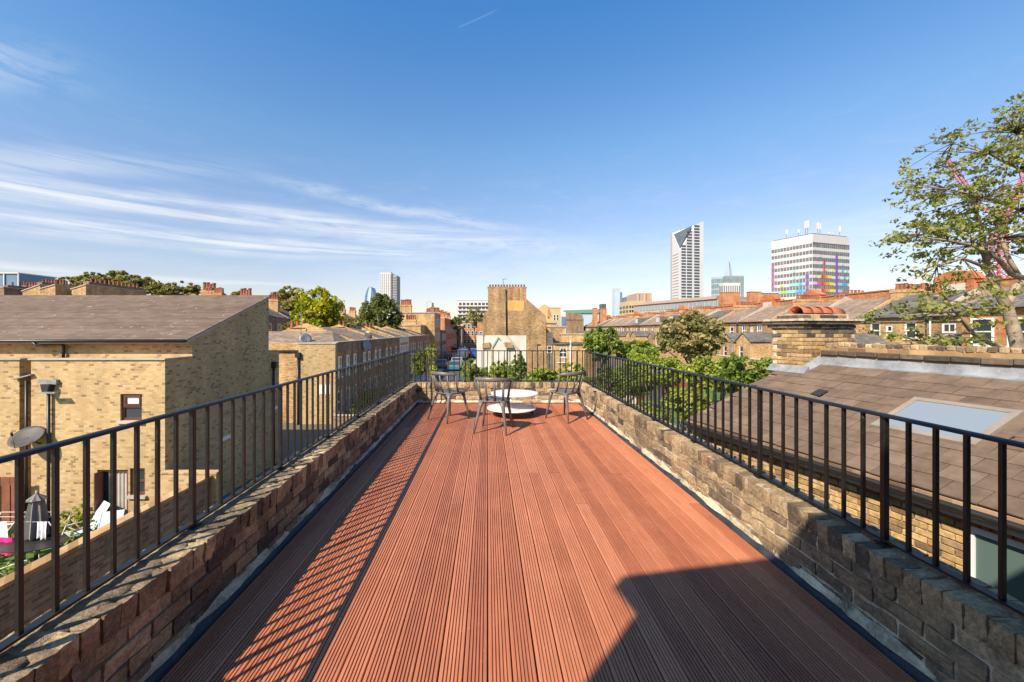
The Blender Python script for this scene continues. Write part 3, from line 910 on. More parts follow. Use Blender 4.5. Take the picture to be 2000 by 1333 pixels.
# ================================================================== RIGHT NEIGHBOUR (its frame: x = up the roof, y = away along the eaves)
NB = thing('neighbour_house', 'yellow brick house with brown tiled lean-to roof and skylight right of the deck', 'house', (3.84, 7.8, GZ), R(13.6))
ZO = -GZ
SL = 0.411
PA = math.atan(SL)
rf = lambda u: -0.22 + SL * u + ZO
LV = 7.6
m = MB()
m.prism([(0.19, 0, 0), (2.50, 0, 0), (2.50, 0, rf(2.50) - 0.05), (0.19, 0, rf(0.19) - 0.05)], (0, -LV, 0))
m.build('wall', 'stock_wall', NB, local=True)
m = MB()
m.box(0.125, 0.188, -3.79, -0.002, -1.25 + ZO, -0.27 + ZO)
m.box(0.125, 0.188, -LV, -5.06, -1.25 + ZO, -0.27 + ZO)
m.box(0.1255, 0.188, -5.06, -3.79, -0.485 + ZO, -0.27 + ZO)
mc = m.build('mortar_bed', 'mortar', NB, local=True)
YB = [jbrick('brick', 'yellow_brick', 0.10, 0.213, 0.064, 0.0022, s + 40, 0.004) for s in range(6)]
SB = [jbrick('brick', 'sooty_brick', 0.10, 0.213, 0.064, 0.003, s + 60, 0.005) for s in range(4)]
RB = [jbrick('brick', 'red_brick', 0.10, 0.064, 0.213, 0.002, s + 80, 0.004) for s in range(3)]
r = random.Random(5)
WV0, WV1, WZ0, WZ1 = 3.80, 5.05, -2.3, -0.50
for c in range(12):
    z = -0.31 - c * 0.0755
    y = -0.10 - (c % 2) * 0.1127
    while y > -6.2:
        v0, v1 = -y - 0.1065, -y + 0.1065
        if not (v1 > WV0 - 0.01 and v0 < WV1 + 0.01 and z < WZ1 + 0.20):
            link('brick', r.choice(YB), NB, True, loc=(0.15 + r.uniform(-0.002, 0.003), y, z + ZO), rot=(r.uniform(-0.012, 0.012), 0, r.uniform(-0.01, 0.01)))
        else:                                        # cut brick against the window
            c0, c1 = (v0, min(v1, WV0 - 0.012)) if v0 < WV0 else (max(v0, WV1 + 0.012), v1)
            if c1 - c0 > 0.03 and (v0 < WV0 or v1 > WV1):
                o = link('brick', r.choice(YB), NB, True, loc=(0.15, -(c0 + c1) / 2, z + ZO))
                o.scale = (1, (c1 - c0) / 0.213, 1)
        y -= 0.2255
v = WV0 - 0.05
while v < WV1 + 0.08:
    link('brick', r.choice(RB), NB, True, loc=(0.147, -v - 0.03, WZ1 + 0.095 + ZO), rot=(r.uniform(-0.02, 0.02), 0, 0))
    v += 0.0745
m = MB()
m.box(0.105, 0.16, -WV1 - 0.02, -WV1 + 0.05, WZ0 + ZO, WZ1 + ZO - 0.014)
m.box(0.105, 0.16, -WV0 - 0.05, -WV0 + 0.02, WZ0 + ZO, WZ1 + ZO - 0.014)
m.box(0.105, 0.16, -WV1 + 0.05, -WV0 - 0.05, WZ1 + ZO - 0.075, WZ1 + ZO - 0.014)
nw = m.build('window', 'white_paint', NB, local=True)
MB().box(0.128, 0.15, -WV1 + 0.045, -WV0 - 0.045, WZ0 + ZO, WZ1 + ZO - 0.07).build('pane', 'frosted_glass', nw)
# tiles: interlocking rows, each lapping the row below
TM = [jbrick('roof_tile', 'roof_tile', 0.335, 0.295, 0.020, 0.0025, s + 90, 0.003) for s in range(6)]
pitch_u = 0.243
nrow = 11
SKU0, SKU1, SKV0, SKV1 = 0.80, 1.63, 2.50, 3.52
for i in range(nrow):
    uc = -0.03 + 0.12 + i * pitch_u
    y = -0.02 - (i % 2) * 0.15
    while y > -LV + 0.1:
        v0, v1 = -y, -y + 0.30
        yc = y - 0.15
        skip = (uc > SKU0 - 0.05 and uc < SKU1 + 0.05 and v1 > SKV0 + 0.12 and v0 < SKV1 - 0.12) or uc > 2.44
        if i in (5,) and 1.15 < -yc < 1.35:
            skip = False
        if not skip:
            link('roof_tile', r.choice(TM), NB, True, loc=(uc, yc, rf(uc) + 0.013 + r.uniform(-0.002, 0.003)),
                 rot=(r.uniform(-0.009, 0.009), -(PA - 0.055) + r.uniform(-0.008, 0.008), r.uniform(-0.010, 0.010)))
        y -= 0.303
m = MB()
m.prism([(-0.06, 0.01, rf(-0.06) - 0.045), (2.5, 0.01, rf(2.5) - 0.045), (2.5, 0.01, rf(2.5) - 0.012), (-0.06, 0.01, rf(-0.06) - 0.012)], (0, -LV - 0.02, 0))
m.build('roof_deck', 'brown_wall', NB, local=True)
MB().box(-0.055, -0.035, -LV, 0.01, rf(0) - 0.20, rf(0) - 0.04).build('fascia', 'pale_concrete', NB, local=True)
gut = MB()
ng = 8
vs_, fs = [], []
for yy in (0.04, -LV):
    for j in range(ng + 1):
        a = math.pi + math.pi * j / ng
        vs_.append((-0.115 + 0.058 * math.cos(a), yy, rf(-0.1) - 0.03 + 0.055 * math.sin(a)))
    for j in range(ng + 1):
        a = 2 * math.pi - math.pi * j / ng
        vs_.append((-0.115 + 0.052 * math.cos(a), yy, rf(-0.1) - 0.03 + 0.049 * math.sin(a)))
q = 2 * (ng + 1)
gut.add(vs_, [(j, (j + 1) % q, q + (j + 1) % q, q + j) for j in range(q)] + [tuple(range(q))])
gut.build('gutter', 'black_plastic', NB, local=True)
# one slate slipped away, a dark patch of felt in its place
MB().obox((1.42, -1.33, rf(1.42) + 0.045), V(math.cos(PA), 0, math.sin(PA)) * 0.10, V(0.03, 0.10, 0), V(-math.sin(PA), 0, math.cos(PA)) * 0.004).build('felt_patch', 'black_cloth', NB, local=True)
# roof window
up_ = Vector((math.cos(PA), 0, math.sin(PA)))
nr_ = Vector((-math.sin(PA), 0, math.cos(PA)))
ry = Vector((0, 1, 0))
cs = Vector(((SKU0 + SKU1) / 2, -(SKV0 + SKV1) / 2, rf((SKU0 + SKU1) / 2)))
hl, hw = (SKU1 - SKU0) / 2 / math.cos(PA), (SKV1 - SKV0) / 2
m = MB()
for s_ in (-1, 1):
    m.obox(cs + ry * s_ * (hw - 0.035) + nr_ * 0.025, up_ * hl, ry * 0.035, nr_ * 0.045)
    m.obox(cs + up_ * s_ * (hl - 0.04) + nr_ * 0.024, up_ * 0.04, ry * (hw - 0.07), nr_ * 0.045)
sk = m.build('skylight', 'skylight_frame', NB, local=True)
m = MB()
for s_ in (-1, 1):
    m.obox(cs + ry * s_ * (hw + 0.06) + nr_ * 0.020, up_ * (hl + 0.1), ry * 0.058, nr_ * 0.008)
    m.obox(cs + up_ * s_ * (hl + 0.055) + nr_ * 0.021, up_ * 0.053, ry * (hw), nr_ * 0.008)
m.build('flashing', 'roof_tile', sk)
MB().obox(cs + nr_ * 0.05, up_ * (hl - 0.075), ry * (hw - 0.065), nr_ * 0.006).build('pane', 'skylight_glass', sk)
# party parapet with its dark oversailing course and lead flashing
m = MB()
m.box(2.52, 2.74, -LV, -0.50, rf(2.5) - 0.3, 1.145 + ZO)
m.build('party_wall', 'gable_wall', NB, local=True)
SC = [jbrick('brick', 'sooty_brick', 0.13, 0.30, 0.085, 0.005, s + 70, 0.010) for s in range(5)]
y = -0.70
while y > -LV:
    link('brick', r.choice(SC), NB, True, loc=(2.53 + r.uniform(-0.006, 0.006), y, 1.02 + ZO + r.uniform(-0.004, 0.004)), rot=(r.uniform(-0.02, 0.02), r.uniform(-0.05, 0.05), r.uniform(-0.02, 0.02)))
    y -= 0.312
CB = [jbrick('brick', 'old_brick', 0.24, 0.10, 0.085, 0.008, s + 75, 0.016) for s in range(5)]
y = -0.66
while y > -LV:
    link('brick', r.choice(CB), NB, True, loc=(2.635 + r.uniform(-0.01, 0.01), y, 1.165 + ZO + r.uniform(-0.010, 0.008)), rot=(r.uniform(-0.05, 0.05), r.uniform(-0.06, 0.06), r.uniform(-0.04, 0.04)))
    y -= 0.108
m = MB()
n = 60
vs_, fs = [], []
for q in range(n + 1):
    y = -0.55 - (LV - 0.6) * q / n
    w = random.uniform(-0.004, 0.004)
    vs_ += [(2.512, y, 0.955 + ZO + w), (2.495, y, 0.83 + ZO), (2.42, y, rf(2.42) + 0.028 + w), (2.42, y, rf(2.42) + 0.010)]
    if q:
        o = 4 * (q - 1)
        fs += [(o + i, o + i + 1, o + 5 + i, o + 4 + i) for i in range(3)]
m.add(vs_, fs).build('lead_flashing', 'lead', NB, local=True)

# chimney stack on the far corner of that roof
CH = thing('chimney_stack', 'weathered yellow brick chimney with dark oversailing courses and terracotta half round caps', 'chimney', (3.84, 7.8, GZ), R(13.6))
CU0, CU1, CV0, CV1 = 2.13, 3.45, -0.18, 0.48
MB().box(CU0 + 0.015, CU1, -CV1 + 0.015, -CV0 - 0.015, 0.4 + ZO, 1.60 + ZO).build('mortar_core', 'mortar', CH, local=True)
def course(z, out, meshes, seed, odd=0):
    """one bonded course round the two visible faces, corner brick alternating"""
    rr = random.Random(seed)
    u = CU0 - out + 0.1065 + (0.105 if odd else 0.0)
    while u < CU1 + out - 0.05:                      # face towards the viewer
        link('brick', rr.choice(meshes), CH, True, loc=(u, -CV1 + 0.05 - out + rr.uniform(-0.003, 0.003), z + ZO), rot=(0, rr.uniform(-0.01, 0.01), math.pi / 2 + rr.uniform(-0.008, 0.008)))
        u += 0.2245
    y = -CV1 - out + 0.1065 + (0.0 if odd else 0.105)
    while y < -CV0 + out:                            # face towards the deck
        link('brick', rr.choice(meshes), CH, True, loc=(CU0 + 0.05 - out + rr.uniform(-0.003, 0.003), y, z + ZO), rot=(rr.uniform(-0.01, 0.01), 0, rr.uniform(-0.008, 0.008)))
        y += 0.2245
for c in range(12):
    z = 0.66 + c * 0.0755
    if z > 1.53:
        break
    course(z, 0.0, YB if c < 9 else YB[:3] + SB, 200 + c, c % 2)
course(1.515, 0.03, SB, 301)
course(1.59, 0.075, SB, 302, 1)
MB().prism([(CU0 - 0.10, -CV1 - 0.10, 1.628 + ZO), (CU1 + 0.1, -CV1 - 0.10, 1.628 + ZO), (CU1 + 0.1, -CV0 + 0.10, 1.628 + ZO), (CU0 - 0.1, -CV0 + 0.10, 1.628 + ZO)], (0, 0, 0.045)).build('cement_ledge', 'mortar', CH, local=True)
course(1.71, -0.03, SB + YB[:1], 303)
MB().box(CU0 + 0.09, CU1 - 0.05, -CV1 + 0.09, -CV0 - 0.09, 1.66 + ZO, 1.758 + ZO).build('flaunching', 'mortar', CH, local=True)
for i in range(4):                                   # half-round caps lying side by side over the flues
    x0 = 2.30 + i * 0.255
    m = MB()
    vs_, fs = [], []
    nn = 12
    for s_, rad in ((0, 0.150), (1, 0.122)):
        for inner in (0, 0.016):
            for j in range(nn + 1):
                a = math.pi * j / nn
                yy = (rad - inner) * math.cos(a)
                zz = (rad - inner) * math.sin(a) * 0.95
                vs_.append((x0 + s_ * 0.34, -0.20 + yy * 1.1, 1.775 + ZO + zz + (0.0 if s_ else 0.012)))
    st_ = nn + 1
    for j in range(nn):
        fs += [(j, j + 1, 2 * st_ + j + 1, 2 * st_ + j), (st_ + j + 1, st_ + j, 3 * st_ + j, 3 * st_ + j + 1), (j + 1, j, st_ + j, st_ + j + 1), (2 * st_ + j, 2 * st_ + j + 1, 3 * st_ + j + 1, 3 * st_ + j)]
    m.add(vs_, fs).build('half_round_cap', 'terracotta', CH, True, local=True)
m = MB()
m.prism([(CU0 - 0.13, -CV1 - 0.12, rf(CU0 - 0.13) + 0.03), (CU0 - 0.004, -CV1 - 0.12, rf(CU0) + 0.04), (CU0 - 0.004, -CV1 - 0.12, rf(CU0) + 0.10)], (0, CV1 - CV0 + 0.13, 0))
m.prism([(CU0 - 0.13, -CV1 - 0.12, rf(CU0 - 0.13) + 0.028), (2.52, -CV1 - 0.12, rf(2.52) + 0.03), (2.52, -CV1 - 0.003, rf(2.52) + 0.14), (CU0 - 0.004, -CV1 - 0.003, rf(CU0) + 0.12)], (0, 0, -0.01))
m.build('lead_apron', 'lead', CH, local=True)

# ================================================================== LEFT HOUSE
BX = -10.25
LH = thing('yellow_brick_house', 'large yellow brick house with shallow grey brown roof left of the deck', 'house', (-13, 14, GZ))
ZP, ZE = 0.50, 1.20
FY, MY, RY = 13.0, 14.2, 19.15
WX = lambda px: (px - CX) / F * FY + 14.5            # photograph column on the front -> distance from the left edge of the block
WZ = lambda py: EYE - (py - CY) / F * FY - GZ
holes = [(WX(235), WZ(822), WX(277), WZ(770)), (WX(190), 0.0, WX(250), WZ(918)), (WX(254), WZ(968), WX(283), WZ(915))]
m = MB()
wallgrid(m, (-14.5, FY, GZ), (1, 0, 0), (0, 0, 1), (0, -1, 0), 14.5 + BX, ZP - GZ, holes, 0.16)
m.quad((-14.5, FY, GZ), (-14.5, FY, ZP), (-14.5, MY, ZP), (-14.5, MY, GZ))
m.quad((BX, FY, GZ), (BX, MY, GZ), (BX, MY, ZP), (BX, FY, ZP))
m.quad((-14.5, FY, ZP), (BX, FY, ZP), (BX, MY, ZP), (-14.5, MY, ZP))
m.build('front_wall', 'stock_wall', LH)
m = MB()
m.box(-24, -14.87, 13.0, MY, GZ, ZP)
m.build('side_bay_wall', 'stock_wall', LH)
m = MB()
ZT = 2.98
m.prism([(BX, MY, GZ), (BX, MY, ZE), (BX, RY, ZT), (BX, RY, GZ)], (-14, 0, 0))
m.box(BX - 6, BX - 0.003, RY, RY + 0.95, GZ, 0.45)
m.build('main_wall', 'stock_wall', LH)
# coping along the front block, a light strip with a dark shadow line
MB().box(-14.56, BX + 0.03, FY - 0.05, FY + 0.24, ZP + 0.002, ZP + 0.05).build('coping', 'pale_concrete', LH)
MB().box(-24, -14.80, FY - 0.05, FY + 0.24, ZP + 0.002, ZP + 0.05).build('coping', 'pale_concrete', LH)
MB().box(BX - 0.24, BX + 0.03, FY + 0.241, MY - 0.01, ZP + 0.002, ZP + 0.05).build('coping', 'pale_concrete', LH)
# roof in tile courses
NR = 36
sl = (ZT - ZE) / (RY - MY)
for i in range(NR):
    ya = MY - 0.30 + (RY - MY + 0.36) * i / NR
    yb = MY - 0.30 + (RY - MY + 0.36) * (i + 1.12) / NR
    za, zb = ZE + (ya - MY) * sl, ZE + (yb - MY) * sl
    MB().prism([(BX + 0.05, ya, za + 0.055), (BX + 0.05, yb, zb + 0.030), (BX + 0.05, yb, zb + 0.012), (BX + 0.05, ya, za + 0.012)], (-14, 0, 0)).build('tile_course', 'old_roof_tile', LH)
MB().prism([(BX + 0.04, MY - 0.27, ZE - 0.27 * sl - 0.13), (BX + 0.04, MY - 0.27, ZE - 0.27 * sl + 0.01), (BX + 0.04, RY + 0.1, ZT + 0.1 * sl + 0.01), (BX + 0.04, RY + 0.1, ZT + 0.1 * sl - 0.05), (BX + 0.04, MY - 0.02, ZE - 0.10)], (-0.03, 0, 0)).build('barge_board', 'pale_concrete', LH)
MB().box(BX - 14, BX + 0.03, RY + 0.02, RY + 0.20, ZT + 0.03, ZT + 0.10).build('ridge_tile', 'old_roof_tile', LH)
MB().box(BX - 14, BX + 0.02, MY - 0.28, MY - 0.25, ZE - 0.22, ZE - 0.07).build('fascia', 'pale_concrete', LH)
MB().tube([(BX - 14, MY - 0.34, ZE - 0.12), (BX + 0.02, MY - 0.34, ZE - 0.12)], 0.055, 10).build('gutter', 'black_plastic', LH, True)
def pipe(parent, pts, r_=0.04, name='downpipe', mat='black_plastic'):
    return MB().tube(pts, r_, 10).build(name, mat, parent, True)
a = at(62, 660, 13.84)
pipe(LH, [(a.x, 13.86, ZE - 0.15), (a.x + 0.1, 13.9, ZE - 0.28), at(118, 672, 14.12), at(124, 676, 14.12), at(124, 700, 14.12)], 0.045)
def hopper(parent, px, py, Y, pts_to, mat='black_plastic'):
    c_ = at(px, py, Y)
    m_ = MB()
    m_.prism([(c_.x - 0.14, Y - 0.20, c_.z + 0.12), (c_.x + 0.14, Y - 0.20, c_.z + 0.12), (c_.x + 0.08, Y - 0.20, c_.z - 0.14), (c_.x - 0.08, Y - 0.20, c_.z - 0.14)], (0, 0.19, 0))
    m_.build('hopper_head', mat, parent)
    pipe(parent, [(c_.x, Y - 0.08, c_.z - 0.1), (c_.x, Y - 0.08, pts_to)], 0.045)
hopper(LH, 100, 757, FY, GZ + 0.2)
q = at(100, 745, FY)
MB().box(q.x - 0.30, q.x + 0.26, FY - 0.10, FY - 0.003, q.z - 0.09, q.z + 0.06).build('overflow_plate', 'lead', LH)
q = at(90, 768, FY - 0.3)
MB().box(q.x - 0.2, q.x + 0.3, FY - 0.34, FY - 0.21, q.z - 0.02, q.z + 0.02).build('bracket_plate', 'lead', LH)
# window and doors on the lit front
O_ = (-14.5, FY, GZ)
w1 = window(LH, O_, (1, 0, 0), (0, 0, 1), (0, -1, 0), holes[0], 0.10, 'brown_paint', 'glass', (0, 0), 0.07, True, False, 'pale_concrete')
hx0, hz0, hx1, hz1 = holes[0]
zc = hz0 + (hz1 - hz0) * 0.52
m = MB()
cx0 = -14.5 + (hx0 + hx1) / 2
m.box(-14.5 + hx0 + 0.05, -14.5 + hx1 - 0.05, FY + 0.055, FY + 0.10, GZ + zc - 0.03, GZ + zc + 0.03)
for s_ in (-1, 1):
    m.box(cx0 + s_ * 0.24 - 0.03, cx0 + s_ * 0.24 + 0.03, FY + 0.035, FY + 0.075, GZ + zc + 0.035, GZ + hz1 - 0.05)
m.box(cx0 - 0.27, cx0 + 0.27, FY + 0.034, FY + 0.074, GZ + hz1 - 0.105, GZ + hz1 - 0.045)
m.box(cx0 - 0.27, cx0 + 0.27, FY + 0.033, FY + 0.073, GZ + zc + 0.03, GZ + zc + 0.09)
m.build('top_light', 'brown_paint', w1)
MB().box(cx0 - 0.22, cx0 + 0.22, FY + 0.082, FY + 0.09, GZ + zc + 0.08, GZ + hz1 - 0.09).build('blind', 'white_cloth', w1)
hx0, hz0, hx1, hz1 = holes[1]
X = lambda x: -14.5 + x
m = MB()
m.box(X(hx0), X(hx0) + 0.07, FY + 0.04, FY + 0.12, GZ, GZ + hz1)
m.box(X(hx1) - 0.07, X(hx1), FY + 0.04, FY + 0.12, GZ, GZ + hz1)
m.box(X(hx0) + 0.07, X(hx1) - 0.07, FY + 0.04, FY + 0.12, GZ + hz1 - 0.06, GZ + hz1)
dr = m.build('door_frame', 'brown_paint', LH)
m = MB()
n = 26
for i in range(n):
    x0, x1 = X(hx0) + 0.24 + 0.66 * i / n, X(hx0) + 0.24 + 0.66 * (i + 1) / n
    y0_, y1_ = FY + 0.135 + 0.02 * math.sin(i * 1.3), FY + 0.135 + 0.02 * math.sin((i + 1) * 1.3)
    m.quad((x0, y0_, GZ + 0.05), (x1, y1_, GZ + 0.05), (x1, y1_, GZ + hz1 - 0.07), (x0, y0_, GZ + hz1 - 0.07))
m.build('curtain', 'curtain', dr, True)
MB().box(X(hx0) + 0.03, X(hx1) - 0.03, FY + 0.152, FY + 0.158, GZ, GZ + hz1 - 0.02).build('dark_interior_sheet', 'black_cloth', dr)  # flat black sheet standing in for the unlit room behind the door
MB().obox((X(hx0) + 0.10, FY - 0.06, GZ + hz1 / 2), V(0.012, 0.13, 0), V(0.018, -0.0014, 0), V(0, 0, hz1 / 2 - 0.05)).build('door_leaf', 'brown_paint', dr)
window(LH, O_, (1, 0, 0), (0, 0, 1), (0, -1, 0), holes[2], 0.08, 'brown_paint', 'glass', (0, 1), 0.07, True, False, 'pale_concrete')
# shaded gable end: pipe, plates
q = at(533, 712, 19.5)
MB().box(BX + 0.0, BX + 0.22, 19.38, 19.62, q.z - 0.16, q.z + 0.12).build('hopper_head', 'black_plastic', LH)
pipe(LH, [(BX + 0.06, 19.5, q.z - 0.1), (BX + 0.06, 19.5, GZ)], 0.05)
for px, py, Y in ((441, 857, 16.0), (538, 798, 19.75)):
    q = at(px, py, Y)
    MB().box(BX + 0.001, BX + 0.03, Y - 0.35, Y + 0.3, q.z - 0.05, q.z + 0.10).build('vent_plate', 'white_paint', LH)
# little lead hood in the recess between the two front blocks
MB().prism([(-14.96, 12.9, -0.12), (-14.40, 12.9, 0.03), (-14.40, 12.9, 0.06), (-14.96, 12.9, -0.08)], (0, 0.5, 0)).build('lead_hood', 'lead', LH)
pipe(LH, [(-14.62, 12.97, -0.15), (-14.62, 12.97, GZ)], 0.035)

sd = thing('satellite_dish', 'dark grey satellite dish on the left house beside its downpipe', 'satellite dish', at(55, 860, 12.9))
q = at(52, 853, 12.7)
m = MB()
nn = 24
dn = Vector((0.05, -0.62, 0.78)).normalized()
a_ = dn.cross(V(0, 0, 1)).normalized()
b_ = a_.cross(dn).normalized()
vs_, fs = [], []
for k_, (rr, dd) in enumerate(((0.02, -0.07), (0.22, -0.052), (0.36, -0.02), (0.45, 0.02), (0.455, 0.0), (0.22, -0.075), (0.02, -0.09))):
    vs_ += [q + a_ * rr * math.cos(2 * math.pi * j / nn) + b_ * rr * 0.9 * math.sin(2 * math.pi * j / nn) + dn * dd for j in range(nn)]
for i in range(6):
    fs += [(i * nn + j, i * nn + (j + 1) % nn, (i + 1) * nn + (j + 1) % nn, (i + 1) * nn + j) for j in range(nn)]
m.add(vs_, fs).build('dish', 'dish_grey', sd, True)
MB().tube([q - dn * 0.08, q + V(0.1, 0.2, -0.25), (q.x + 0.12, FY - 0.01, q.z - 0.3)], 0.022, 8).build('mount_arm', 'black_plastic', sd, True)
m = MB().tube([q - b_ * 0.43, q + dn * 0.38 - b_ * 0.25], 0.012, 8)
ar = m.build('feed_arm', 'grey_metal', sd, True)
MB().tube([q + dn * 0.36 - b_ * 0.25, q + dn * 0.46 - b_ * 0.2], 0.03, 10).build('receiver', 'black_plastic', ar, True)

# garden walls and fence
gw = thing('garden_wall', 'long low brick garden wall below the left railing', 'wall', (-8.7, 8, GZ))
MB().box(-8.86, -8.64, -2, 12.78, GZ, -3.15).build('wall', 'brown_wall', gw)
MB().box(-8.89, -8.61, -2, 12.77, -3.148, -3.08).build('coping', 'terrace_wall', gw)
gw = thing('garden_wall', 'sunlit yellow brick wall joining the house corner to the garden wall', 'wall', (-9.4, 12.9, GZ))
MB().box(BX + 0.003, -8.5, 12.80, 13.02, GZ, -3.06).build('wall', 'stock_wall', gw)
MB().box(BX + 0.003, -8.47, 12.775, 13.045, -3.058, -3.0).build('coping', 'terrace_wall', gw)
fn = thing('timber_fence', 'red brown timber fence panel at the left edge behind the laundry', 'fence', (-16.4, 12.6, GZ))
for i in range(26):
    x = -18.4 + i * 0.148
    MB().box(x, x + 0.138, 12.60 + 0.02 * (i % 2), 12.62 + 0.02 * (i % 2), GZ + 0.05, -3.08 + random.uniform(-0.01, 0.01)).build('board', 'timber_red', fn)
MB().box(-18.45, -14.55, 12.65, 12.70, -3.5, -3.4).build('rail', 'timber_red', fn)

# ------------------------------------------------------------------ left garden furniture
ps = thing('parasol', 'closed grey garden parasol on a wooden pole in the left garden', 'parasol', (-12.45, 11.3, GZ))
m = MB()
rr = [(0.02, -3.02), (0.05, -3.08), (0.20, -3.22), (0.13, -3.26), (0.17, -3.5), (0.22, -4.0), (0.24, -4.22), (0.10, -4.20)]
nn = 16
vs_, fs = [], []
for i, (rad, z) in enumerate(rr):
    for j in range(nn):
        k_ = 1 + (0.22 if j % 2 else -0.18) * min(1, i / 3)
        vs_.append((-12.45 + rad * k_ * math.cos(2 * math.pi * j / nn), 11.3 + rad * k_ * math.sin(2 * math.pi * j / nn), z))
for i in range(len(rr) - 1):
    fs += [(i * nn + j, i * nn + (j + 1) % nn, (i + 1) * nn + (j + 1) % nn, (i + 1) * nn + j) for j in range(nn)]
m.add(vs_, fs).build('canopy', 'grey_cloth', ps)
MB().tube([(-12.45, 11.3, GZ + 0.04), (-12.45, 11.3, -2.98)], 0.028, 10).build('pole', 'pine_pole', ps, True)
MB().lathe([(0.24, 0), (0.24, 0.05), (0.06, 0.09), (0.05, 0.25)], 16, (-12.45, 11.3, GZ)).build('base', 'black_plastic', ps)
gt = thing('garden_table', 'oval black garden table round the closed parasol pole', 'table', (-12.3, 11.1, GZ))
m = MB()
m.prism([(-12.3 + 0.85 * math.cos(2 * math.pi * j / 28), 11.05 + 0.5 * math.sin(2 * math.pi * j / 28), GZ + 0.70) for j in range(28)], (0, 0, 0.025))
m.build('table_top', 'black_plastic', gt)
for sx in (-1, 1):
    for sy in (-1, 1):
        MB().tube([(-12.3 + sx * 0.5, 11.05 + sy * 0.28, GZ + 0.70), (-12.3 + sx * 0.58, 11.05 + sy * 0.34, GZ)], 0.018, 8).build('leg', 'grey_metal', gt, True)
def sling_chair(label, loc, rz, back=0.55):
    t = thing('sling_chair', label, 'chair', loc, R(rz), 'folding chairs in the left garden')
    w = 0.27
    sb, st = Vector((0, -0.22, 0.38)), Vector((0, -0.22 - back, 1.05))
    for sx in (-1, 1):
        m_ = MB()
        m_.tube([(sx * w, 0.26, 0.40), (sx * w, -0.22, 0.36), (sx * w, st.y, st.z)], 0.013, 8)
        m_.build('side_frame', 'white_paint', t, True, local=True)
        MB().tube([(sx * (w + 0.02), 0.28, 0.0), (sx * (w + 0.02), -0.3, 0.55)], 0.012, 8).build('leg', 'white_paint', t, True, local=True)
        MB().tube([(sx * (w + 0.02), -0.38, 0.0), (sx * (w + 0.02), 0.22, 0.58)], 0.012, 8).build('leg', 'white_paint', t, True, local=True)
        MB().box(sx * (w + 0.035) - 0.02, sx * (w + 0.035) + 0.02, -0.28, 0.22, 0.565, 0.59).build('armrest', 'white_paint', t, local=True)
    m_ = MB()
    prof = [(0.26, 0.395), (0.05, 0.352), (-0.20, 0.36), (-0.22 - back * 0.5, 0.70), (st.y, st.z)]
    m_.add([(s * (w - 0.01), y, z) for y, z in prof for s in (-1, 1)], [(2 * i, 2 * i + 1, 2 * i + 3, 2 * i + 2) for i in range(4)])
    m_.build('sling', 'teal_cloth', t, True, local=True)
q = at(142, 1060, 12.1)
sling_chair('pale sling chair tilted back against the left house wall', (q.x, 12.3, GZ), 150, 0.42)
sling_chair('pale sling chair partly cut by the left edge, behind the laundry', (-14.4, 12.1, GZ), 100, 0.5)
sling_chair('pale sling chair in the left garden nearest the garden wall', (-11.6, 10.1, GZ), -30, 0.5)
sling_chair('low white chair frame between parasol and house door', (-11.0, 11.7, GZ), 200, 0.35)
ca = thing('clothes_airer', 'clothes airer hung with white, pink and black washing by the parasol', 'clothes airer', (-13.2, 11.4, GZ))
m = MB()
for x in (-13.9, -11.9):
    m.tube([(x, 11.1, GZ), (x, 11.7, GZ + 1.25)], 0.012, 6)
    m.tube([(x, 11.7, GZ), (x, 11.1, GZ + 1.25)], 0.012, 6)
for y in (11.1, 11.4, 11.7):
    m.tube([(-13.9, y, GZ + 1.25), (-11.9, y, GZ + 1.25)], 0.006, 6)
m.build('frame', 'white_paint', ca, True)
def hang(x0, x1, y, z1, z0, mat, seed):
    rr_ = random.Random(seed)
    m_ = MB()
    n_ = 10
    ph = rr_.uniform(0, 6)
    vs__ = []
    for i in range(n_ + 1):
        x = x0 + (x1 - x0) * i / n_
        for z, a in ((z1, 0.01), ((z0 + z1) / 2, 0.03), (z0 + rr_.uniform(-0.02, 0.02), 0.05)):
            vs__.append((x, y + a * math.sin(i * 1.4 + ph), z))
    m_.add(vs__, [(3 * i + j, 3 * i + j + 1, 3 * i + j + 4, 3 * i + j + 3) for i in range(n_) for j in range(2)])
    m_.build('garment', mat, ca, True)
hang(-13.75, -13.05, 11.1, GZ + 1.26, GZ + 0.75, 'white_cloth', 1)
hang(-13.45, -12.85, 11.05, GZ + 0.85, GZ + 0.38, 'pink_cloth', 2)
hang(-12.75, -12.4, 11.4, GZ + 1.26, GZ + 0.55, 'white_cloth', 3)
hang(-12.35, -12.0, 11.42, GZ + 1.26, GZ + 0.62, 'black_cloth', 4)
hang(-12.2, -11.95, 11.1, GZ + 1.26, GZ + 0.8, 'white_cloth', 5)
def shrub(name, label, c, r, nl, size, mat, seed, group=None, nb=14, cat='shrub', stem=0.03, gz=GZ):
    t = thing(name, label, cat, (c[0], c[1], gz), 0, group)
    bl = crown_blobs(c, r, nb, nl, seed, 0.45)
    link('foliage', leaf_mesh('foliage', bl, size, mat, seed, shell=0.3, spread=0.5), t)
    m_ = MB()
    rn = random.Random(seed)
    for b in rn.sample(bl, min(7, len(bl))):
        p0 = Vector((c[0] + rn.uniform(-0.3, 0.3) * r[0], c[1] + rn.uniform(-0.3, 0.3) * r[1], gz))
        p1 = Vector(b[0])
        m_.tube([p0, p0.lerp(p1, 0.5) + V(rn.uniform(-0.1, 0.1) * r[0], 0, 0.1 * r[2]), p1], [stem, stem * 0.7, stem * 0.3], 5)
    m_.build('stem', 'dark_bark', t, True)
    return t
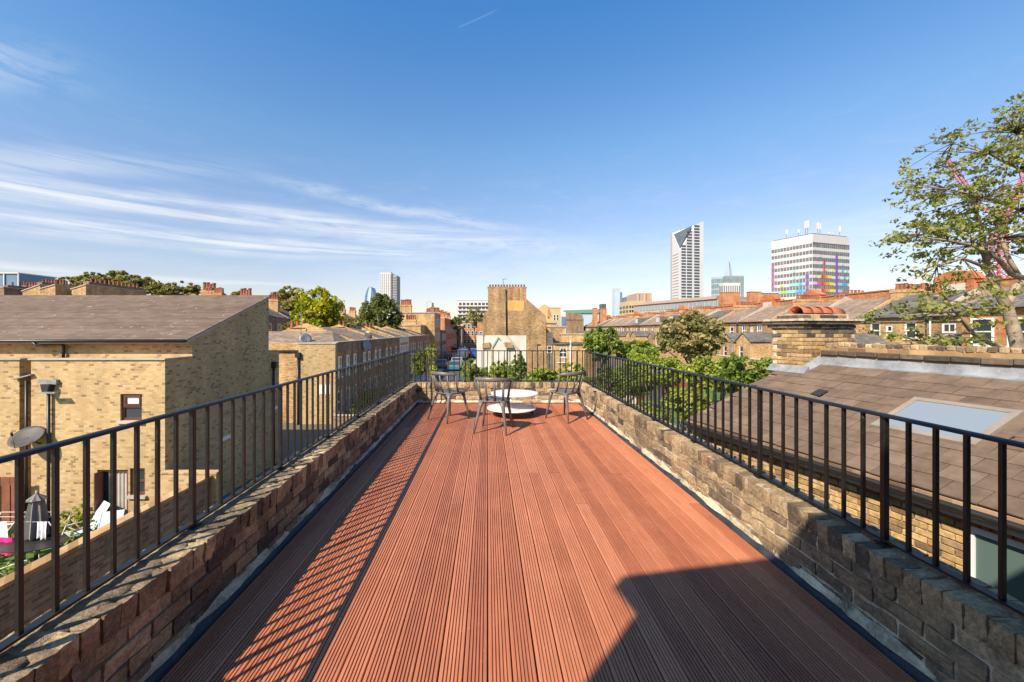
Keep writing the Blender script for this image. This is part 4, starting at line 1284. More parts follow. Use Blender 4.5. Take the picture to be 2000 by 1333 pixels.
for i, (x, y, rx, rz_, mt, lb) in enumerate(((-11.9, 12.4, 0.6, 0.35, 'leaf_bright', 'bright green plant at the foot of the house wall, left of the open door'), (-13.6, 10.6, 0.9, 0.4, 'leaf_bright', 'bright green ground plants under the pink washing'), (-10.9, 10.6, 0.8, 0.35, 'leaf_green', 'green plants beside the garden wall, right of the parasol'), (-12.75, 12.6, 0.35, 0.55, 'leaf_bright', 'upright bright green plant directly beside the brown door'), (-14.2, 11.2, 0.7, 0.5, 'leaf_bright', 'bushy green plant at the left edge below the fence'), (-12.0, 10.2, 0.9, 0.3, 'leaf_bright', 'low bright ground plants in front of the garden table'), (-10.2, 12.0, 0.5, 0.45, 'leaf_green', 'green bush in the garden corner by the sunlit wall'))):
    shrub('garden_plant', lb, (x, y, GZ + rz_ * 0.8), (rx, 0.5, rz_), 900, 0.09, mt, 30 + i, 'plants in the left garden', cat='plant', stem=0.01)

# ================================================================== LEFT STREET: second house and the terrace
H2 = thing('end_terrace_house', 'yellow brick end house with brown hipped roof and satellite dish, mid left', 'house', (-12.5, 29, GZ))
AX, AY = -10.43, 28.0
m = MB()
m.box(-12.95, AX - 0.003, AY, AY + 0.35, GZ, 0.50)
m.box(-22, -12.95, AY + 0.6, AY + 7, GZ, 0.02)
m.build('front_wall', 'stock_wall', H2)
MB().box(-13.0, AX + 0.05, AY - 0.05, AY + 0.40, 0.502, 0.58).build('coping', 'pale_concrete', H2)
m = MB()
e0, e1 = (-13.0, AY + 0.35), (-22, AY + 0.35)
R1 = (-12.6, AY + 5.2, 1.35)
R2 = (-20, AY + 5.2, 1.35)
pts = [(AX - 0.2, AY + 0.36, 0.14), R1, R2, (-22.2, AY + 0.36, 0.08), (AX - 0.2, AY + 9.5, 0.14), (-22.2, AY + 9.5, 0.08)]
m.add(pts, [(0, 1, 2, 3), (0, 4, 1), (1, 4, 5, 2), (2, 5, 3), (0, 3, 5, 4)]).build('roof', 'grey_roof', H2)
MB().box(-22.2, -12.98, AY + 0.24, AY + 0.35, -0.06, 0.06).build('gutter', 'black_plastic', H2)
q = at(583, 693, AY)
MB().box(q.x - 0.16, q.x + 0.16, AY - 0.2, AY - 0.002, q.z - 0.2, q.z + 0.15).build('hopper_head', 'black_plastic', H2)
pipe(H2, [(q.x, AY - 0.07, q.z - 0.2), (q.x, AY - 0.07, GZ)], 0.07)
for px in (628, 640):
    q = at(px, 762, AY)
    MB().box(q.x - 0.18, q.x + 0.18, AY - 0.02, AY - 0.002, q.z - 0.3, q.z + 0.35).build('notice_plate', 'white_paint', H2)
def dish(label, p, r_, face, mount):
    t = thing('satellite_dish', label, 'satellite dish', p)
    dn_ = Vector(face).normalized()
    a__ = dn_.cross(V(0, 0, 1)).normalized()
    b__ = a__.cross(dn_).normalized()
    m_ = MB()
    vs__, fs_ = [], []
    for rr_, dd in ((0.02, -0.16), (0.6, -0.10), (1, 0.02), (1.01, 0.0), (0.6, -0.13), (0.02, -0.19)):
        vs__ += [Vector(p) + a__ * r_ * rr_ * math.cos(2 * math.pi * j / 18) + b__ * r_ * rr_ * math.sin(2 * math.pi * j / 18) + dn_ * dd * r_ for j in range(18)]
    for i in range(5):
        fs_ += [(i * 18 + j, i * 18 + (j + 1) % 18, (i + 1) * 18 + (j + 1) % 18, (i + 1) * 18 + j) for j in range(18)]
    m_.add(vs__, fs_).build('dish', 'grey_metal', t, True)
    MB().tube([Vector(p) - dn_ * 0.15 * r_, Vector(p) - dn_ * 0.5 * r_ + V(0, 0, -0.1), mount], 0.03, 6).build('mount_arm', 'grey_metal', t, True)
    MB().tube([Vector(p) - b__ * 0.95 * r_, Vector(p) + dn_ * 0.8 * r_ - b__ * 0.5 * r_], 0.02, 6).build('feed_arm', 'black_plastic', t, True)
q = at(597, 662, 30)
dish('grey satellite dish standing on the brown hipped roof', q, 0.42, (0.5, -0.8, 0.4), (q.x, 30.2, 0.25))
q = at(711, 675, 34.2)
dish('white satellite dish on the shaded street front below the parapet', (AX + 0.35, 34.2, q.z), 0.5, (1, -0.5, 0.3), (AX - 0.02, 34.3, q.z))
q = at(717, 655, 36)
dish('small dark satellite dish on the parapet above the shaded street front', (AX - 0.1, 36, q.z), 0.4, (0.3, 0.6, 0.4), (AX - 0.1, 36.1, 0.45))

def sash_front(parent, org, right, up, nrm, w, h, holes, mat, lintel=None, frame='white_paint', depth=0.14, name='front_wall', local=False, glass='glass', bars=(0, 1)):
    m_ = MB()
    wallgrid(m_, org, right, up, nrm, w, h, holes, depth)
    fw_ = m_.build(name, mat, parent, local=local)
    for hh in holes:
        window(parent, org, right, up, nrm, hh, 0.06, frame, glass, bars, 0.13, True, local)
        if lintel:
            c_ = Vector(org) + Vector(right) * (hh[0] + hh[2]) / 2 + Vector(up) * (hh[3] + 0.16) + Vector(nrm) * 0.012
            MB().obox(c_, Vector(right) * ((hh[2] - hh[0]) / 2 + 0.15), Vector(nrm) * 0.01, Vector(up) * 0.15).build('lintel', lintel, parent, local=local)
    return fw_
POT = MB().lathe([(0.17, 0), (0.15, 0.08), (0.125, 0.5), (0.155, 0.52), (0.155, 0.62), (0.12, 0.62)], 10).mesh('chimney_pot', 'clay_pot')
POTO = MB().lathe([(0.19, 0), (0.17, 0.08), (0.14, 0.5), (0.17, 0.52), (0.17, 0.62), (0.13, 0.62)], 8).mesh('chimney_pot', 'clay_pot')
POTD = MB().lathe([(0.19, 0), (0.17, 0.08), (0.14, 0.35), (0.17, 0.37), (0.17, 0.45), (0.13, 0.45)], 8).mesh('chimney_pot', 'dark_pot')
def stack(parent, c, sx, sy, z0, z1, n, axis='y', mat='terrace_wall', pot=None, local=False, pscale=1.0):
    """brick chimney stack part with its pots as sub-parts"""
    m_ = MB()
    m_.box(c[0] - sx / 2, c[0] + sx / 2, c[1] - sy / 2, c[1] + sy / 2, z0, z1 - 0.3)
    m_.box(c[0] - sx / 2 - 0.06, c[0] + sx / 2 + 0.06, c[1] - sy / 2 - 0.06, c[1] + sy / 2 + 0.06, z1 - 0.3, z1 - 0.08)
    m_.box(c[0] - sx / 2 + 0.02, c[0] + sx / 2 - 0.02, c[1] - sy / 2 + 0.02, c[1] + sy / 2 - 0.02, z1 - 0.08, z1)
    o = m_.build('chimney', mat, parent, local=local)
    rn = random.Random(int(c[1] * 100) + n)
    for i in range(n):
        f = (i + 0.5) / n - 0.5
        p = (c[0] + (f * sx * 0.92 if axis == 'x' else 0), c[1] + (f * sy * 0.92 if axis == 'y' else 0), z1 - 0.01)
        po = link('chimney_pot', pot or POT, o, loc=p)
        s_ = pscale * rn.uniform(0.85, 1.15)
        po.scale = (pscale, pscale, s_)
    return o

# the shaded terrace along the street, house by house
bounds = [28.36, 33.4, 40.7, 45.6, 48.4, 54.0, 60.0, 66.5, 73.0]
winY = [[28.9, 30.6, 32.2], [34.7, 36.1, 38.2, 39.6], [42.3, 44.0], [46.6], [49.5, 51.0, 52.6], [55.6, 57.2, 58.6], [61.5, 63.2, 65.0], [68.0, 69.7, 71.5]]
lbl = ['first shaded brick street house next to the yellow brick end wall', 'second shaded brick street house with the white satellite dish', 'third shaded brick street house along the left side of the street', 'narrow fourth shaded brick house just before the white painted front', 'white painted street front in the shaded brick terrace', 'sixth street house, right after the white painted front', 'seventh street house along the left side, before the last', 'last and farthest house of the low terrace on the left of the street']
for i in range(8):
    ya, yb = bounds[i], bounds[i + 1]
    t = thing('street_house', lbl[i], 'house', (AX - 4, (ya + yb) / 2, GZ), 0, 'terraced houses on the left of the street')
    zt = 0.56
    ho = []
    for wy in winY[i]:
        x = wy - ya
        ho += [(x - 0.42, 3.15, x + 0.42, 4.6), (x - 0.45, 0.6, x + 0.45, 2.2)]
    sash_front(t, (AX, ya, GZ), (0, 1, 0), (0, 0, 1), (1, 0, 0), yb - ya - 0.004, zt - GZ, ho, 'white_render' if i == 4 else 'brown_wall', 'red_wall')
    m = MB()
    m.box(AX - 9, AX - 0.30, ya, yb - 0.01, GZ, zt - 0.06)
    m.box(AX - 0.30, AX - 0.16, ya, yb - 0.01, zt - 0.1, zt)
    m.build('rear_walls', 'terrace_wall', t)
    MB().box(AX - 0.32, AX + 0.05, ya, yb - 0.01, zt + 0.002, zt + 0.07).build('coping', 'pale_concrete', t)
    if i > 0:
        m = MB()
        mid = (ya + yb) / 2
        m.prism([(AX - 0.35, ya + 0.25, zt - 0.05), (AX - 4.4, ya + 0.25, zt + 1.15), (AX - 8.5, ya + 0.25, zt - 0.1)], (0, yb - ya - 0.3, 0))
        m.build('roof', 'grey_roof' if i % 2 else 'slate', t)
        m = MB()
        m.prism([(AX - 0.36, ya + 0.01, zt + 0.02), (AX - 4.4, ya + 0.01, zt + 1.45), (AX - 8.6, ya + 0.01, zt + 0.1), (AX - 8.6, ya + 0.01, zt - 0.2), (AX - 0.36, ya + 0.01, zt - 0.2)], (0, 0.23, 0))
        m.build('party_wall', 'terrace_wall', t)
        stack(t, (AX - 4.2 - (i % 2), ya + 0.3), 1.5 if i % 2 else 0.9, 0.62, zt - 0.2, zt + 0.95 + 0.12 * (i % 3), 3 if i % 2 else 2, 'x', 'terrace_wall', POT, pscale=0.95)

# hedge in front, low forecourt wall
shrub('hedge', 'clipped dark green hedge in front of the shaded terrace', (AX + 0.9, 33.5, GZ + 0.75), (0.5, 4.6, 0.75), 5000, 0.16, 'leaf_green', 71, nb=40, cat='hedge')
fw = thing('forecourt_wall', 'low brick wall across the foot of the yellow brick end house', 'wall', (-8, 27, GZ))
MB().box(-10.3, -7.3, 27.1, 27.35, GZ, GZ + 0.75).build('wall', 'brown_wall', fw)
MB().box(-10.3, -7.27, 27.07, 27.38, GZ + 0.752, GZ + 0.82).build('coping', 'pale_concrete', fw)

# taller houses farther along the street
def block(name, label, x0, x1, y0, y1, z1, mat, cat='building', group=None, roof=None, z0=GZ):
    t = thing(name, label, cat, ((x0 + x1) / 2, (y0 + y1) / 2, z0), 0, group)
    MB().box(x0, x1, y0, y1, z0, z1).build('wall', mat, t)
    if roof:
        MB().box(x0 - 0.1, x1 + 0.1, y0 - 0.1, y1 + 0.1, z1 + 0.003, z1 + 0.18).build('roof', roof, t)
    return t
def rows(parent, face, a0, a1, zs, n, w, h, c, frame='white_paint', glass='glass', sill=False):
    """rows of windows standing on a wall: face 'x' (plane x=c looking +x), '-x', or '-y'"""
    for z in zs:
        for i in range(n):
            u = a0 + (a1 - a0) * (i + 0.5) / n
            if face == '-y':
                org, rt, nm = (u - w / 2, c, z), (1, 0, 0), (0, -1, 0)
            elif face == 'x':
                org, rt, nm = (c, u - w / 2, z), (0, 1, 0), (1, 0, 0)
            else:
                org, rt, nm = (c, u + w / 2, z), (0, -1, 0), (-1, 0, 0)
            window(parent, org, rt, (0, 0, 1), nm, (0, 0, w, h), -0.035, frame, glass, (0, 1), min(0.1, w * 0.12), sill)
b = block('tall_brick_house', 'tall sunlit brick house with long blank side wall beyond the low terrace', -19.0, AX, 80, 90, 4.7, 'terrace_wall', 'house', None, 'lead')
rows(b, 'x', 80.5, 89.5, (-3.8, -0.8, 2.0), 4, 1.0, 1.7, AX)
stack(b, (-16.2, 81.0), 2.2, 0.8, 4.6, 6.4, 6, 'x', 'terrace_wall', POT, pscale=1.6)
stack(b, (AX - 0.5, 81.0), 0.7, 1.0, 4.6, 6.0, 2, 'y', 'brown_wall', POT, pscale=1.2)
b = block('low_brick_block', 'lower brick block with flat top in front of the tall brick house', -17.0, -12.2, 74.2, 79.8, 2.2, 'terrace_wall', 'house', None, 'pale_concrete')
stack(b, (-14.5, 77), 2.0, 0.7, 2.1, 3.4, 5, 'x', 'terrace_wall', POT, pscale=1.4)
b = block('corner_shop', 'white capped corner building on the left of the street', -11.6, -10.2, 90.3, 100, 1.3, 'brown_wall', 'building', None, 'white_render')
rows(b, 'x', 90.6, 99.6, (-3.6, -1.0), 4, 1.0, 1.6, -10.2)
b = block('red_brick_terrace', 'red orange brick terrace with a row of pots, left side of the far street', -20, -10.6, 100.3, 140, 4.3, 'red_wall', 'house', None, 'white_render')
rows(b, 'x', 101, 139, (-3.0, 0.6), 12, 1.1, 1.8, -10.6)
for i in range(4):
    stack(b, (-14, 104 + i * 10), 3.6, 0.9, 4.2, 6.0, 7, 'x', 'red_wall', POTO, pscale=1.7)
b = block('end_of_street_house', 'orange brick house closing the view at the far end of the street', -9.5, -3.2, 150, 160, 4.2, 'red_wall', 'house', None, 'slate')
rows(b, '-y', -9.2, -3.5, (-3.6, -0.6, 2.0), 4, 1.0, 1.7, 150)
stack(b, (-4.5, 154), 0.8, 2.5, 4.2, 6.5, 4, 'y', 'red_wall', POTO, pscale=1.6)
b = block('dark_street_house', 'shaded brown brick house on the left, before the far end of the street', -16, -9.6, 140.3, 149.6, 2.6, 'brown_wall', 'house', None, 'slate')
rows(b, 'x', 140.6, 149.4, (-3.6, -0.6), 4, 1.0, 1.7, -9.6)
b = block('right_street_house', 'narrow brick house just left of the big gable, right side of the street', -2.6, 2, 100, 128, 3.4, 'red_wall', 'house', None, 'slate')
rows(b, '-x', 101, 127, (-3.8, -0.8), 8, 1.1, 1.8, -2.6)
rows(b, '-y', -2.4, -1.0, (-0.6,), 1, 0.9, 1.7, 100)

# white flats behind the gable
b = block('white_flats', 'white slab block of flats with window bands left of the big gable', at(894, 600, 210).x, at(965, 600, 210).x, 210, 222, at(900, 588, 210).z, 'tower_white', 'building', None, 'tower_brown')
x0, x1 = at(894, 600, 210).x, at(965, 600, 210).x
for i, py in enumerate((593.5, 601.5, 609.5, 617.5, 625)):
    z = at(900, py + 3, 210).z
    m = MB()
    for j in range(9):
        u = x0 + 0.6 + (x1 - x0 - 0.8) * j / 9
        m.box(u, u + 1.35, 209.9, 209.98, z, z + 1.25)
    m.build('window_band', 'glass', b)['kind'] = 'stuff'
    MB().box(x0 - 0.1, x1, 209.3, 209.97, z - 0.75, z - 0.55).build('balcony_slab', 'tower_brown', b)
tree('street_tree', 'round green tree in front of the white flats, left of the gable', 'tree', (-4.0, 135, GZ), at(925, 620, 135), (3.2, 3, 3.2), 14, 2200, 0.5, 'leaf_olive', 44, 0.2)
tree('street_tree', 'small dark tree beside the red brick terrace on the far street', 'tree', (-8.6, 118, GZ), at(893, 632, 118), (2.4, 2, 2.6), 10, 1200, 0.5, 'leaf_dark', 45, 0.2)

# ------------------------------------------------------------------ the gabled house in the middle
GH = thing('gable_house', 'tall brick gable end with black downpipe and white rendered lower wall, centre', 'house', (3.8, 60, GZ))
GY = 58.0
g_ = lambda px, py, dy=0.0: at(px, py, GY + 0.0) + V(0, dy, 0)
gp = [g_(943, 760), g_(943, 622), g_(946, 612), g_(953, 606), g_(953, 563), g_(1028, 563), g_(1028, 584), g_(1066, 617), g_(1068, 760)]
for p in (gp[0], gp[-1]):
    p.z = GZ
MB().prism(gp, (0, 0.35, 0)).build('gable_wall', 'gable_wall', GH)
m = MB()
x0, x1 = gp[0].x, gp[-1].x
m.box(x0, x1, GY + 0.352, GY + 26, GZ, 2.4)
m.prism([(x0, GY + 0.352, 2.4), (x1, GY + 0.352, 2.4), (x1 - 0.1, GY + 0.352, gp[7].z - 0.2), (gp[6].x - 0.3, GY + 0.352, gp[6].z - 0.6), (x0 + 0.1, GY + 0.352, gp[1].z - 0.1)], (0, 25, 0))
m.build('body', 'terrace_wall', GH)
rows(GH, '-x', GY + 2, GY + 24, (-3.6, -0.8), 7, 1.0, 1.8, x0)
MB().prism([g_(952, 563), g_(1029, 563), g_(1029, 560.5), g_(952, 560.5)], (0, 0.9, 0)).build('chimney_cap', 'gable_wall', GH)
cap = MB().prism([g_(953, 560.4), g_(1028, 560.4), g_(1028, 566), g_(953, 566)], (0, 0.001, 0))
stk = MB().box(g_(953, 563).x, g_(1028, 563).x, GY + 0.36, GY + 0.85, 3.0, g_(0, 563).z - 0.004).build('chimney', 'gable_wall', GH)
for i in range(13):
    f = 957 + i * 5.6
    po = link('chimney_pot', POTD, stk, loc=g_(f, 560.6) + V(0, 0.45, 0))
    po.scale = (0.8, 0.8, 0.8)
pipe(GH, [g_(988, 566, -0.09), g_(988.5, 600, -0.09), g_(989.5, 655, -0.09)], 0.10)
for px in (999, 1013.5):
    MB().prism([g_(px - 1.3, 563, -0.03), g_(px + 1.3, 563, -0.03), g_(px + 1.0, 586, -0.03), g_(px - 1.0, 586, -0.03)], (0, 0.028, 0)).build('flue_strip', 'terracotta', GH)
MB().prism([g_(991.5, 587, -0.02), g_(1024, 588, -0.02), g_(1023, 608, -0.02), g_(991.5, 607, -0.02)], (0, 0.018, 0)).build('repaired_brick_patch', 'yellow_repair', GH)
MB().prism([g_(945, 655.5, -0.05), g_(1028, 655.5, -0.05), g_(1028, 745, -0.05), g_(945, 745, -0.05)], (0, 0.046, 0)).build('white_render_panel', 'white_render', GH)
# outline of a vanished gabled lean-to: raised pointed panel with its dark raking edges
MB().prism([g_(962, 676, -0.35), g_(972.5, 660, -0.35), g_(989, 680, -0.35), g_(989, 745, -0.35), g_(962, 745, -0.35)], (0, 0.29, 0)).build('pointed_panel', 'white_render', GH)
MB().prism([g_(959, 680, -0.5), g_(972.5, 657, -0.5), g_(974, 659.5, -0.5), g_(962, 680, -0.5), g_(962, 745, -0.5), g_(959, 745, -0.5)], (0, 0.44, 0)).build('raking_edge', 'pale_concrete', GH)
MB().prism([g_(989.5, 657, -0.3), g_(992.5, 657, -0.3), g_(1014, 682, -0.3), g_(1014, 745, -0.3), g_(1009.5, 745, -0.3), g_(1009.5, 684, -0.3)], (0, 0.24, 0)).build('raking_edge', 'pale_concrete', GH)
MB().prism([g_(983, 669, -0.55), g_(998, 669, -0.55), g_(1003, 679, -0.55), g_(988, 680, -0.55)], (0, 0.19, 0)).build('old_tile_patch', 'gable_wall', GH)
MB().prism([g_(942, 671, -0.35), g_(957, 669, -0.35), g_(957, 679, -0.35), g_(942, 680, -0.35)], (0, 0.28, 0)).build('old_tile_patch', 'gable_wall', GH)
MB().prism([g_(931, 655, -0.2), g_(944, 655, -0.2), g_(944, 745, -0.2), g_(931, 745, -0.2)], (0, 6, 0)).build('white_side_bay', 'white_render', GH)
MB().prism([g_(930, 654, -0.25), g_(942, 650, -0.25), g_(945, 654.8, -0.25)], (0, 6, 0)).build('bay_roof', 'lead', GH)
m = MB()
q = g_(983, 545)
m.tube([(q.x, GY + 0.5, g_(0, 562).z), (q.x, GY + 0.5, q.z)], 0.045, 6)
m.tube([(q.x - 0.1, GY + 0.5, q.z), (q.x + 0.6, GY + 0.5, q.z + 0.05)], 0.035, 6)
for i in range(4):
    m.tube([(q.x + 0.15 * i, GY + 0.2, q.z), (q.x + 0.15 * i, GY + 0.8, q.z)], 0.02, 5)
ant = thing('tv_aerial', 'thin television aerial on top of the big gable chimney', 'aerial', (q.x, GY + 0.5, g_(0, 562).z))
m.build('mast', 'grey_metal', ant)

# rear extensions right of the gable
EX = thing('rear_extension', 'low brick extension with white sash window and pale downpipe, right of the gable', 'house', (11, 57, GZ))
EY = 56.0
e_ = lambda px, py: at(px, py, EY)
x0, x1, zt = e_(1083, 0).x, e_(1165, 0).x, e_(0, 673).z
hx = [(e_(1093, 0).x - x0, e_(0, 699).z - GZ, e_(1107, 0).x - x0, e_(0, 679).z - GZ)]
sash_front(EX, (x0, EY, GZ), (1, 0, 0), (0, 0, 1), (0, -1, 0), x1 - x0, zt - GZ, hx, 'terrace_wall', None, bars=(1, 1))
MB().box(x0 + 0.002, x1, EY + 0.2, EY + 5, GZ, zt - 0.01).build('body', 'terrace_wall', EX)
MB().box(x0 - 0.1, x1 + 0.2, EY - 0.22, EY + 5, zt + 0.003, zt + 0.15).build('roof_edge', 'slate', EX)
q = e_(1114, 0)
pipe(EX, [(q.x, EY - 0.12, e_(0, 664).z), (q.x, EY - 0.12, e_(0, 740).z)], 0.09, 'downpipe', 'white_paint')
pipe(EX, [(e_(1088, 0).x, EY - 0.12, e_(0, 709).z), (q.x, EY - 0.12, e_(0, 709).z)], 0.05, 'waste_pipe', 'white_paint')
b = block('shade_dark_link', 'link wall between the gable and the brick extension, its shade put in as dark colour', gp[-1].x + 0.02, x0 - 0.01, 57.2, 62, e_(0, 650).z, 'slate', 'building')  # shaded wall, its shade put in by a dark slate material
window(b, (e_(1071, 0).x, 57.2, e_(0, 691).z), (1, 0, 0), (0, 0, 1), (0, -1, 0), (0, 0, 0.65, 1.0), -0.03, 'white_paint', 'glass', (0, 1), 0.06, False)
b = block('upper_brick_block', 'orange brick upper block stepping up behind the extension', at(1068, 0, 66).x, at(1104, 0, 66).x, 66, 72, at(0, 640, 66).z, 'terrace_wall', 'building', None, 'pale_concrete')
b = block('parapet_brick_block', 'long low brick wall behind the brick extension, right of the gable', at(1095, 0, 63).x, at(1160, 0, 63).x, 63, 64, at(0, 654, 63).z, 'terrace_wall', 'wall', None, 'pale_concrete')
b = block('flat_roof_block', 'small brick block with dark flat roof just right of the gable', at(1066, 0, 75).x, at(1087, 0, 75).x, 75, 80, at(0, 633, 75).z, 'terrace_wall', 'building', None, 'slate')
b = block('flat_roof_block', 'cream brick tower with narrow windows right of the gable', at(1071, 0, 110).x, at(1095, 0, 110).x, 110, 120, at(0, 602, 110).z, 'cream_render', 'building', None, 'cream_render')
rows(b, '-y', at(1080, 0, 110).x, at(1092, 0, 110).x, (1.2, 4.0), 2, 0.6, 1.6, 110)
b = thing('brick_gable', 'small pale gable with pointed brick finial behind the big gable slope', 'house', (at(1062, 0, 90).x, 90, GZ))
k9 = lambda px, py: at(px, py, 90)
MB().prism([k9(1045, 660), k9(1045, 612), k9(1063, 594), k9(1073, 600), k9(1073, 660)], (0, 6, 0)).build('wall', 'cream_render', b)
MB().prism([k9(1069, 620), k9(1070.5, 600), k9(1076, 612), k9(1077, 620)], (0, -0.4, 0)).build('finial', 'red_wall', b)
b = block('white_blue_flats', 'narrow white and glass block right of the cream brick tower', at(1096, 0, 130).x, at(1105, 0, 130).x, 130, 136, at(0, 610, 130).z, 'tower_white', 'building')
MB().box(at(1096.5, 0, 130).x, at(1104, 0, 130).x, 129.8, 129.99, at(0, 640, 130).z, at(0, 619, 130).z).build('glazing', 'tower_blue', b)
b = block('long_green_roof', 'long low hall with pale green roof on the horizon, right of centre', at(1100, 0, 320).x, at(1178, 0, 320).x, 320, 360, at(0, 612, 320).z, 'tower_pale_haze', 'building')
MB().prism([(at(1100, 0, 320).x, 319, at(0, 612, 320).z), (at(1178, 0, 320).x, 319, at(0, 612, 320).z), (at(1176, 0, 320).x, 330, at(0, 603, 320).z), (at(1110, 0, 320).x, 330, at(0, 605, 320).z)], (0, 8, 0.1)).build('roof', 'green_roof', b)
b = block('purple_roof_house', 'low house with dull purple brown roof in front of the green hall', at(1105, 0, 150).x, at(1140, 0, 150).x, 150, 160, at(0, 625, 150).z, 'brown_wall', 'house')
MB().prism([(at(1105, 0, 150).x, 149.8, at(0, 625, 150).z), (at(1140, 0, 150).x, 149.8, at(0, 625, 150).z), (at(1136, 0, 150).x, 149.8, at(0, 613, 150).z), (at(1108, 0, 150).x, 149.8, at(0, 611, 150).z)], (0, 8, 0)).build('roof', 'brown_wall', b)
for i, (a, c_, t_) in enumerate(((1160, 1167, 603), (1173, 1185, 604))):
    b = block('red_chimney', ['slim red brick chimney against the green hall', 'broad red brick chimney against the green hall'][i], at(a, 0, 140).x, at(c_, 0, 140).x, 140, 142, at(0, t_, 140).z, 'red_wall', 'chimney', None, 'red_wall')

# ================================================================== RIGHT: backs of the terraced houses (rear walls face the gardens)
TX, TW = 36.0, 6.4
EAVE = 2.62
ordn = ['first', 'second', 'third', 'fourth', 'fifth', 'sixth', 'seventh', 'eighth', 'ninth', 'tenth', 'eleventh', 'twelfth', 'thirteenth', 'fourteenth', 'fifteenth', 'sixteenth', 'seventeenth', 'eighteenth', 'nineteenth', 'twentieth', 'twenty-first', 'twenty-second']
ZL = EAVE - GZ
NH = 20
rn = random.Random(21)
for i in range(NH):
    yN = 27.0 + i * TW                                # near end of the house
    near = ('%s of the yellow brick terraced house backs counted from the right edge' % ordn[i]) if i else 'rightmost of the yellow brick terraced house backs, behind the tree trunk'
    t = thing('terraced_house', near, 'house', (TX, yN + TW, GZ), R(-90), 'terraced house backs beyond the gardens')
    # local frame: x towards the viewer along the row (0..TW), y away from the gardens, z up
    big = i < 12
    wz = ZL - 1.95 + rn.uniform(-0.15, 0.1)
    flip = i % 2
    ox0, ox1 = (0.35, 3.1) if flip else (TW - 3.1, TW - 0.35)
    cxs = [TW - 1.5, TW - 3.0] if flip else [1.4, 3.0]
    ho = [(c_ - 0.5, wz, c_ + 0.5, wz + 1.45) for c_ in (cxs[0], (ox0 + ox1) / 2)]
    ho += [(cxs[1] + (-0.35 if flip else 0.1) - 0.3, wz + 0.1, cxs[1] + (-0.35 if flip else 0.1) + 0.3, wz + 1.2)] if i % 3 else []
    ho += [(cxs[0] - 0.5, wz - 3.0, cxs[0] + 0.5, wz - 1.4)]
    mat = 'terrace_wall' if i % 4 else 'gable_wall'
    sash_front(t, (0, 0, 0), (1, 0, 0), (0, 0, 1), (0, -1, 0), TW - 0.01, ZL, ho, mat, None, local=True, name='rear_wall', bars=(0, 1) if i % 2 else (1, 1))
    m = MB()
    m.box(0.01, TW - 0.02, 0.3, 9, 0, ZL - 0.05)
    m.build('body', mat, t, local=True)
    rh = 2.15
    MB().prism([(0.16, -0.28, ZL - 0.03), (0.16, 4.3, ZL + rh), (0.16, 8.9, ZL - 0.05)], (TW - 0.32, 0, 0)).build('roof', 'slate' if (i * 7) % 5 == 2 else 'grey_roof', t, local=True)
    pw = MB().prism([(0, -0.22, ZL - 0.05), (0, 4.3, ZL + rh + 0.42), (0, 8.9, ZL + 0.25), (0, 8.9, ZL - 0.3), (0, -0.22, ZL - 0.3)], (0.24, 0, 0))
    pw.build('party_wall', 'terrace_wall' if i % 2 else 'pale_concrete', t, local=True)
    MB().tube([(0.1, -0.34, ZL - 0.10), (TW - 0.1, -0.34, ZL - 0.10)], 0.06, 6).build('gutter', 'black_plastic', t, True, local=True)
    px_ = TW - 0.15 if flip else 0.15
    MB().tube([(px_, -0.10, ZL - 0.1), (px_, -0.10, 0)], 0.055, 6).build('downpipe', 'black_plastic' if i % 3 else 'white_paint', t, True, local=True)
    # outrigger with its own little pitched roof
    oh = ZL - 2.55 + rn.uniform(-0.2, 0.2)
    ol = 4.3
    om = (ox0 + ox1) / 2
    m = MB()
    wallgrid(m, (ox0, -ol, 0), (1, 0, 0), (0, 0, 1), (0, -1, 0), ox1 - ox0, oh, [(0.55, oh - 2.1, 1.35, oh - 0.6)], 0.12)
    m.quad((ox0, -ol, 0), (ox0, 0, 0), (ox0, 0, oh), (ox0, -ol, oh))
    m.quad((ox1, -ol, 0), (ox1, 0, 0), (ox1, 0, oh), (ox1, -ol, oh))
    m.quad((ox0, -ol, oh), (ox1, -ol, oh), (om, -ol, oh + 0.95))
    m.build('outrigger', mat, t, local=True)
    window(t, (ox0, -ol, 0), (1, 0, 0), (0, 0, 1), (0, -1, 0), (0.55, oh - 2.1, 1.35, oh - 0.6), 0.08, 'white_paint', 'glass', (0, 1), 0.09, True, True)
    MB().prism([(ox0 - 0.18, -ol - 0.12, oh - 0.08), (om, -ol - 0.12, oh + 1.0), (ox1 + 0.18, -ol - 0.12, oh - 0.08), (ox1 + 0.18, -ol - 0.12, oh + 0.0), (om, -ol - 0.12, oh + 1.09), (ox0 - 0.18, -ol - 0.12, oh)], (0, ol + 0.11, 0)).build('outrigger_roof', 'slate', t, local=True)
    if i in (8, 9, 11):                               # loft dormers
        d = MB().box(1.2, 3.0, 0.9, 3.6, ZL + 0.25, ZL + 1.75).build('dormer', 'slate', t, local=True)
        for k_ in range(2):
            window(t, (1.35 + k_ * 0.8, 0.9, ZL + 0.6), (1, 0, 0), (0, 0, 1), (0, -1, 0), (0, 0, 0.7, 0.95), -0.03, 'white_paint', 'pale_glass', (0, 0), 0.07, False, True)
    if i % 2:
        stack(t, (0.05, 5.0), 0.7, 3.2, ZL + 0.4, ZL + 2.75, 7 if i < 14 else 4, 'y', 'terrace_wall', POTO, True, 0.95)
    if i % 3 == 0:
        stack(t, (TW * 0.5, 6.4), 0.8, 1.6, ZL + 0.4, ZL + 2.5, 3, 'y', 'terrace_wall', POTO, True, 0.9)

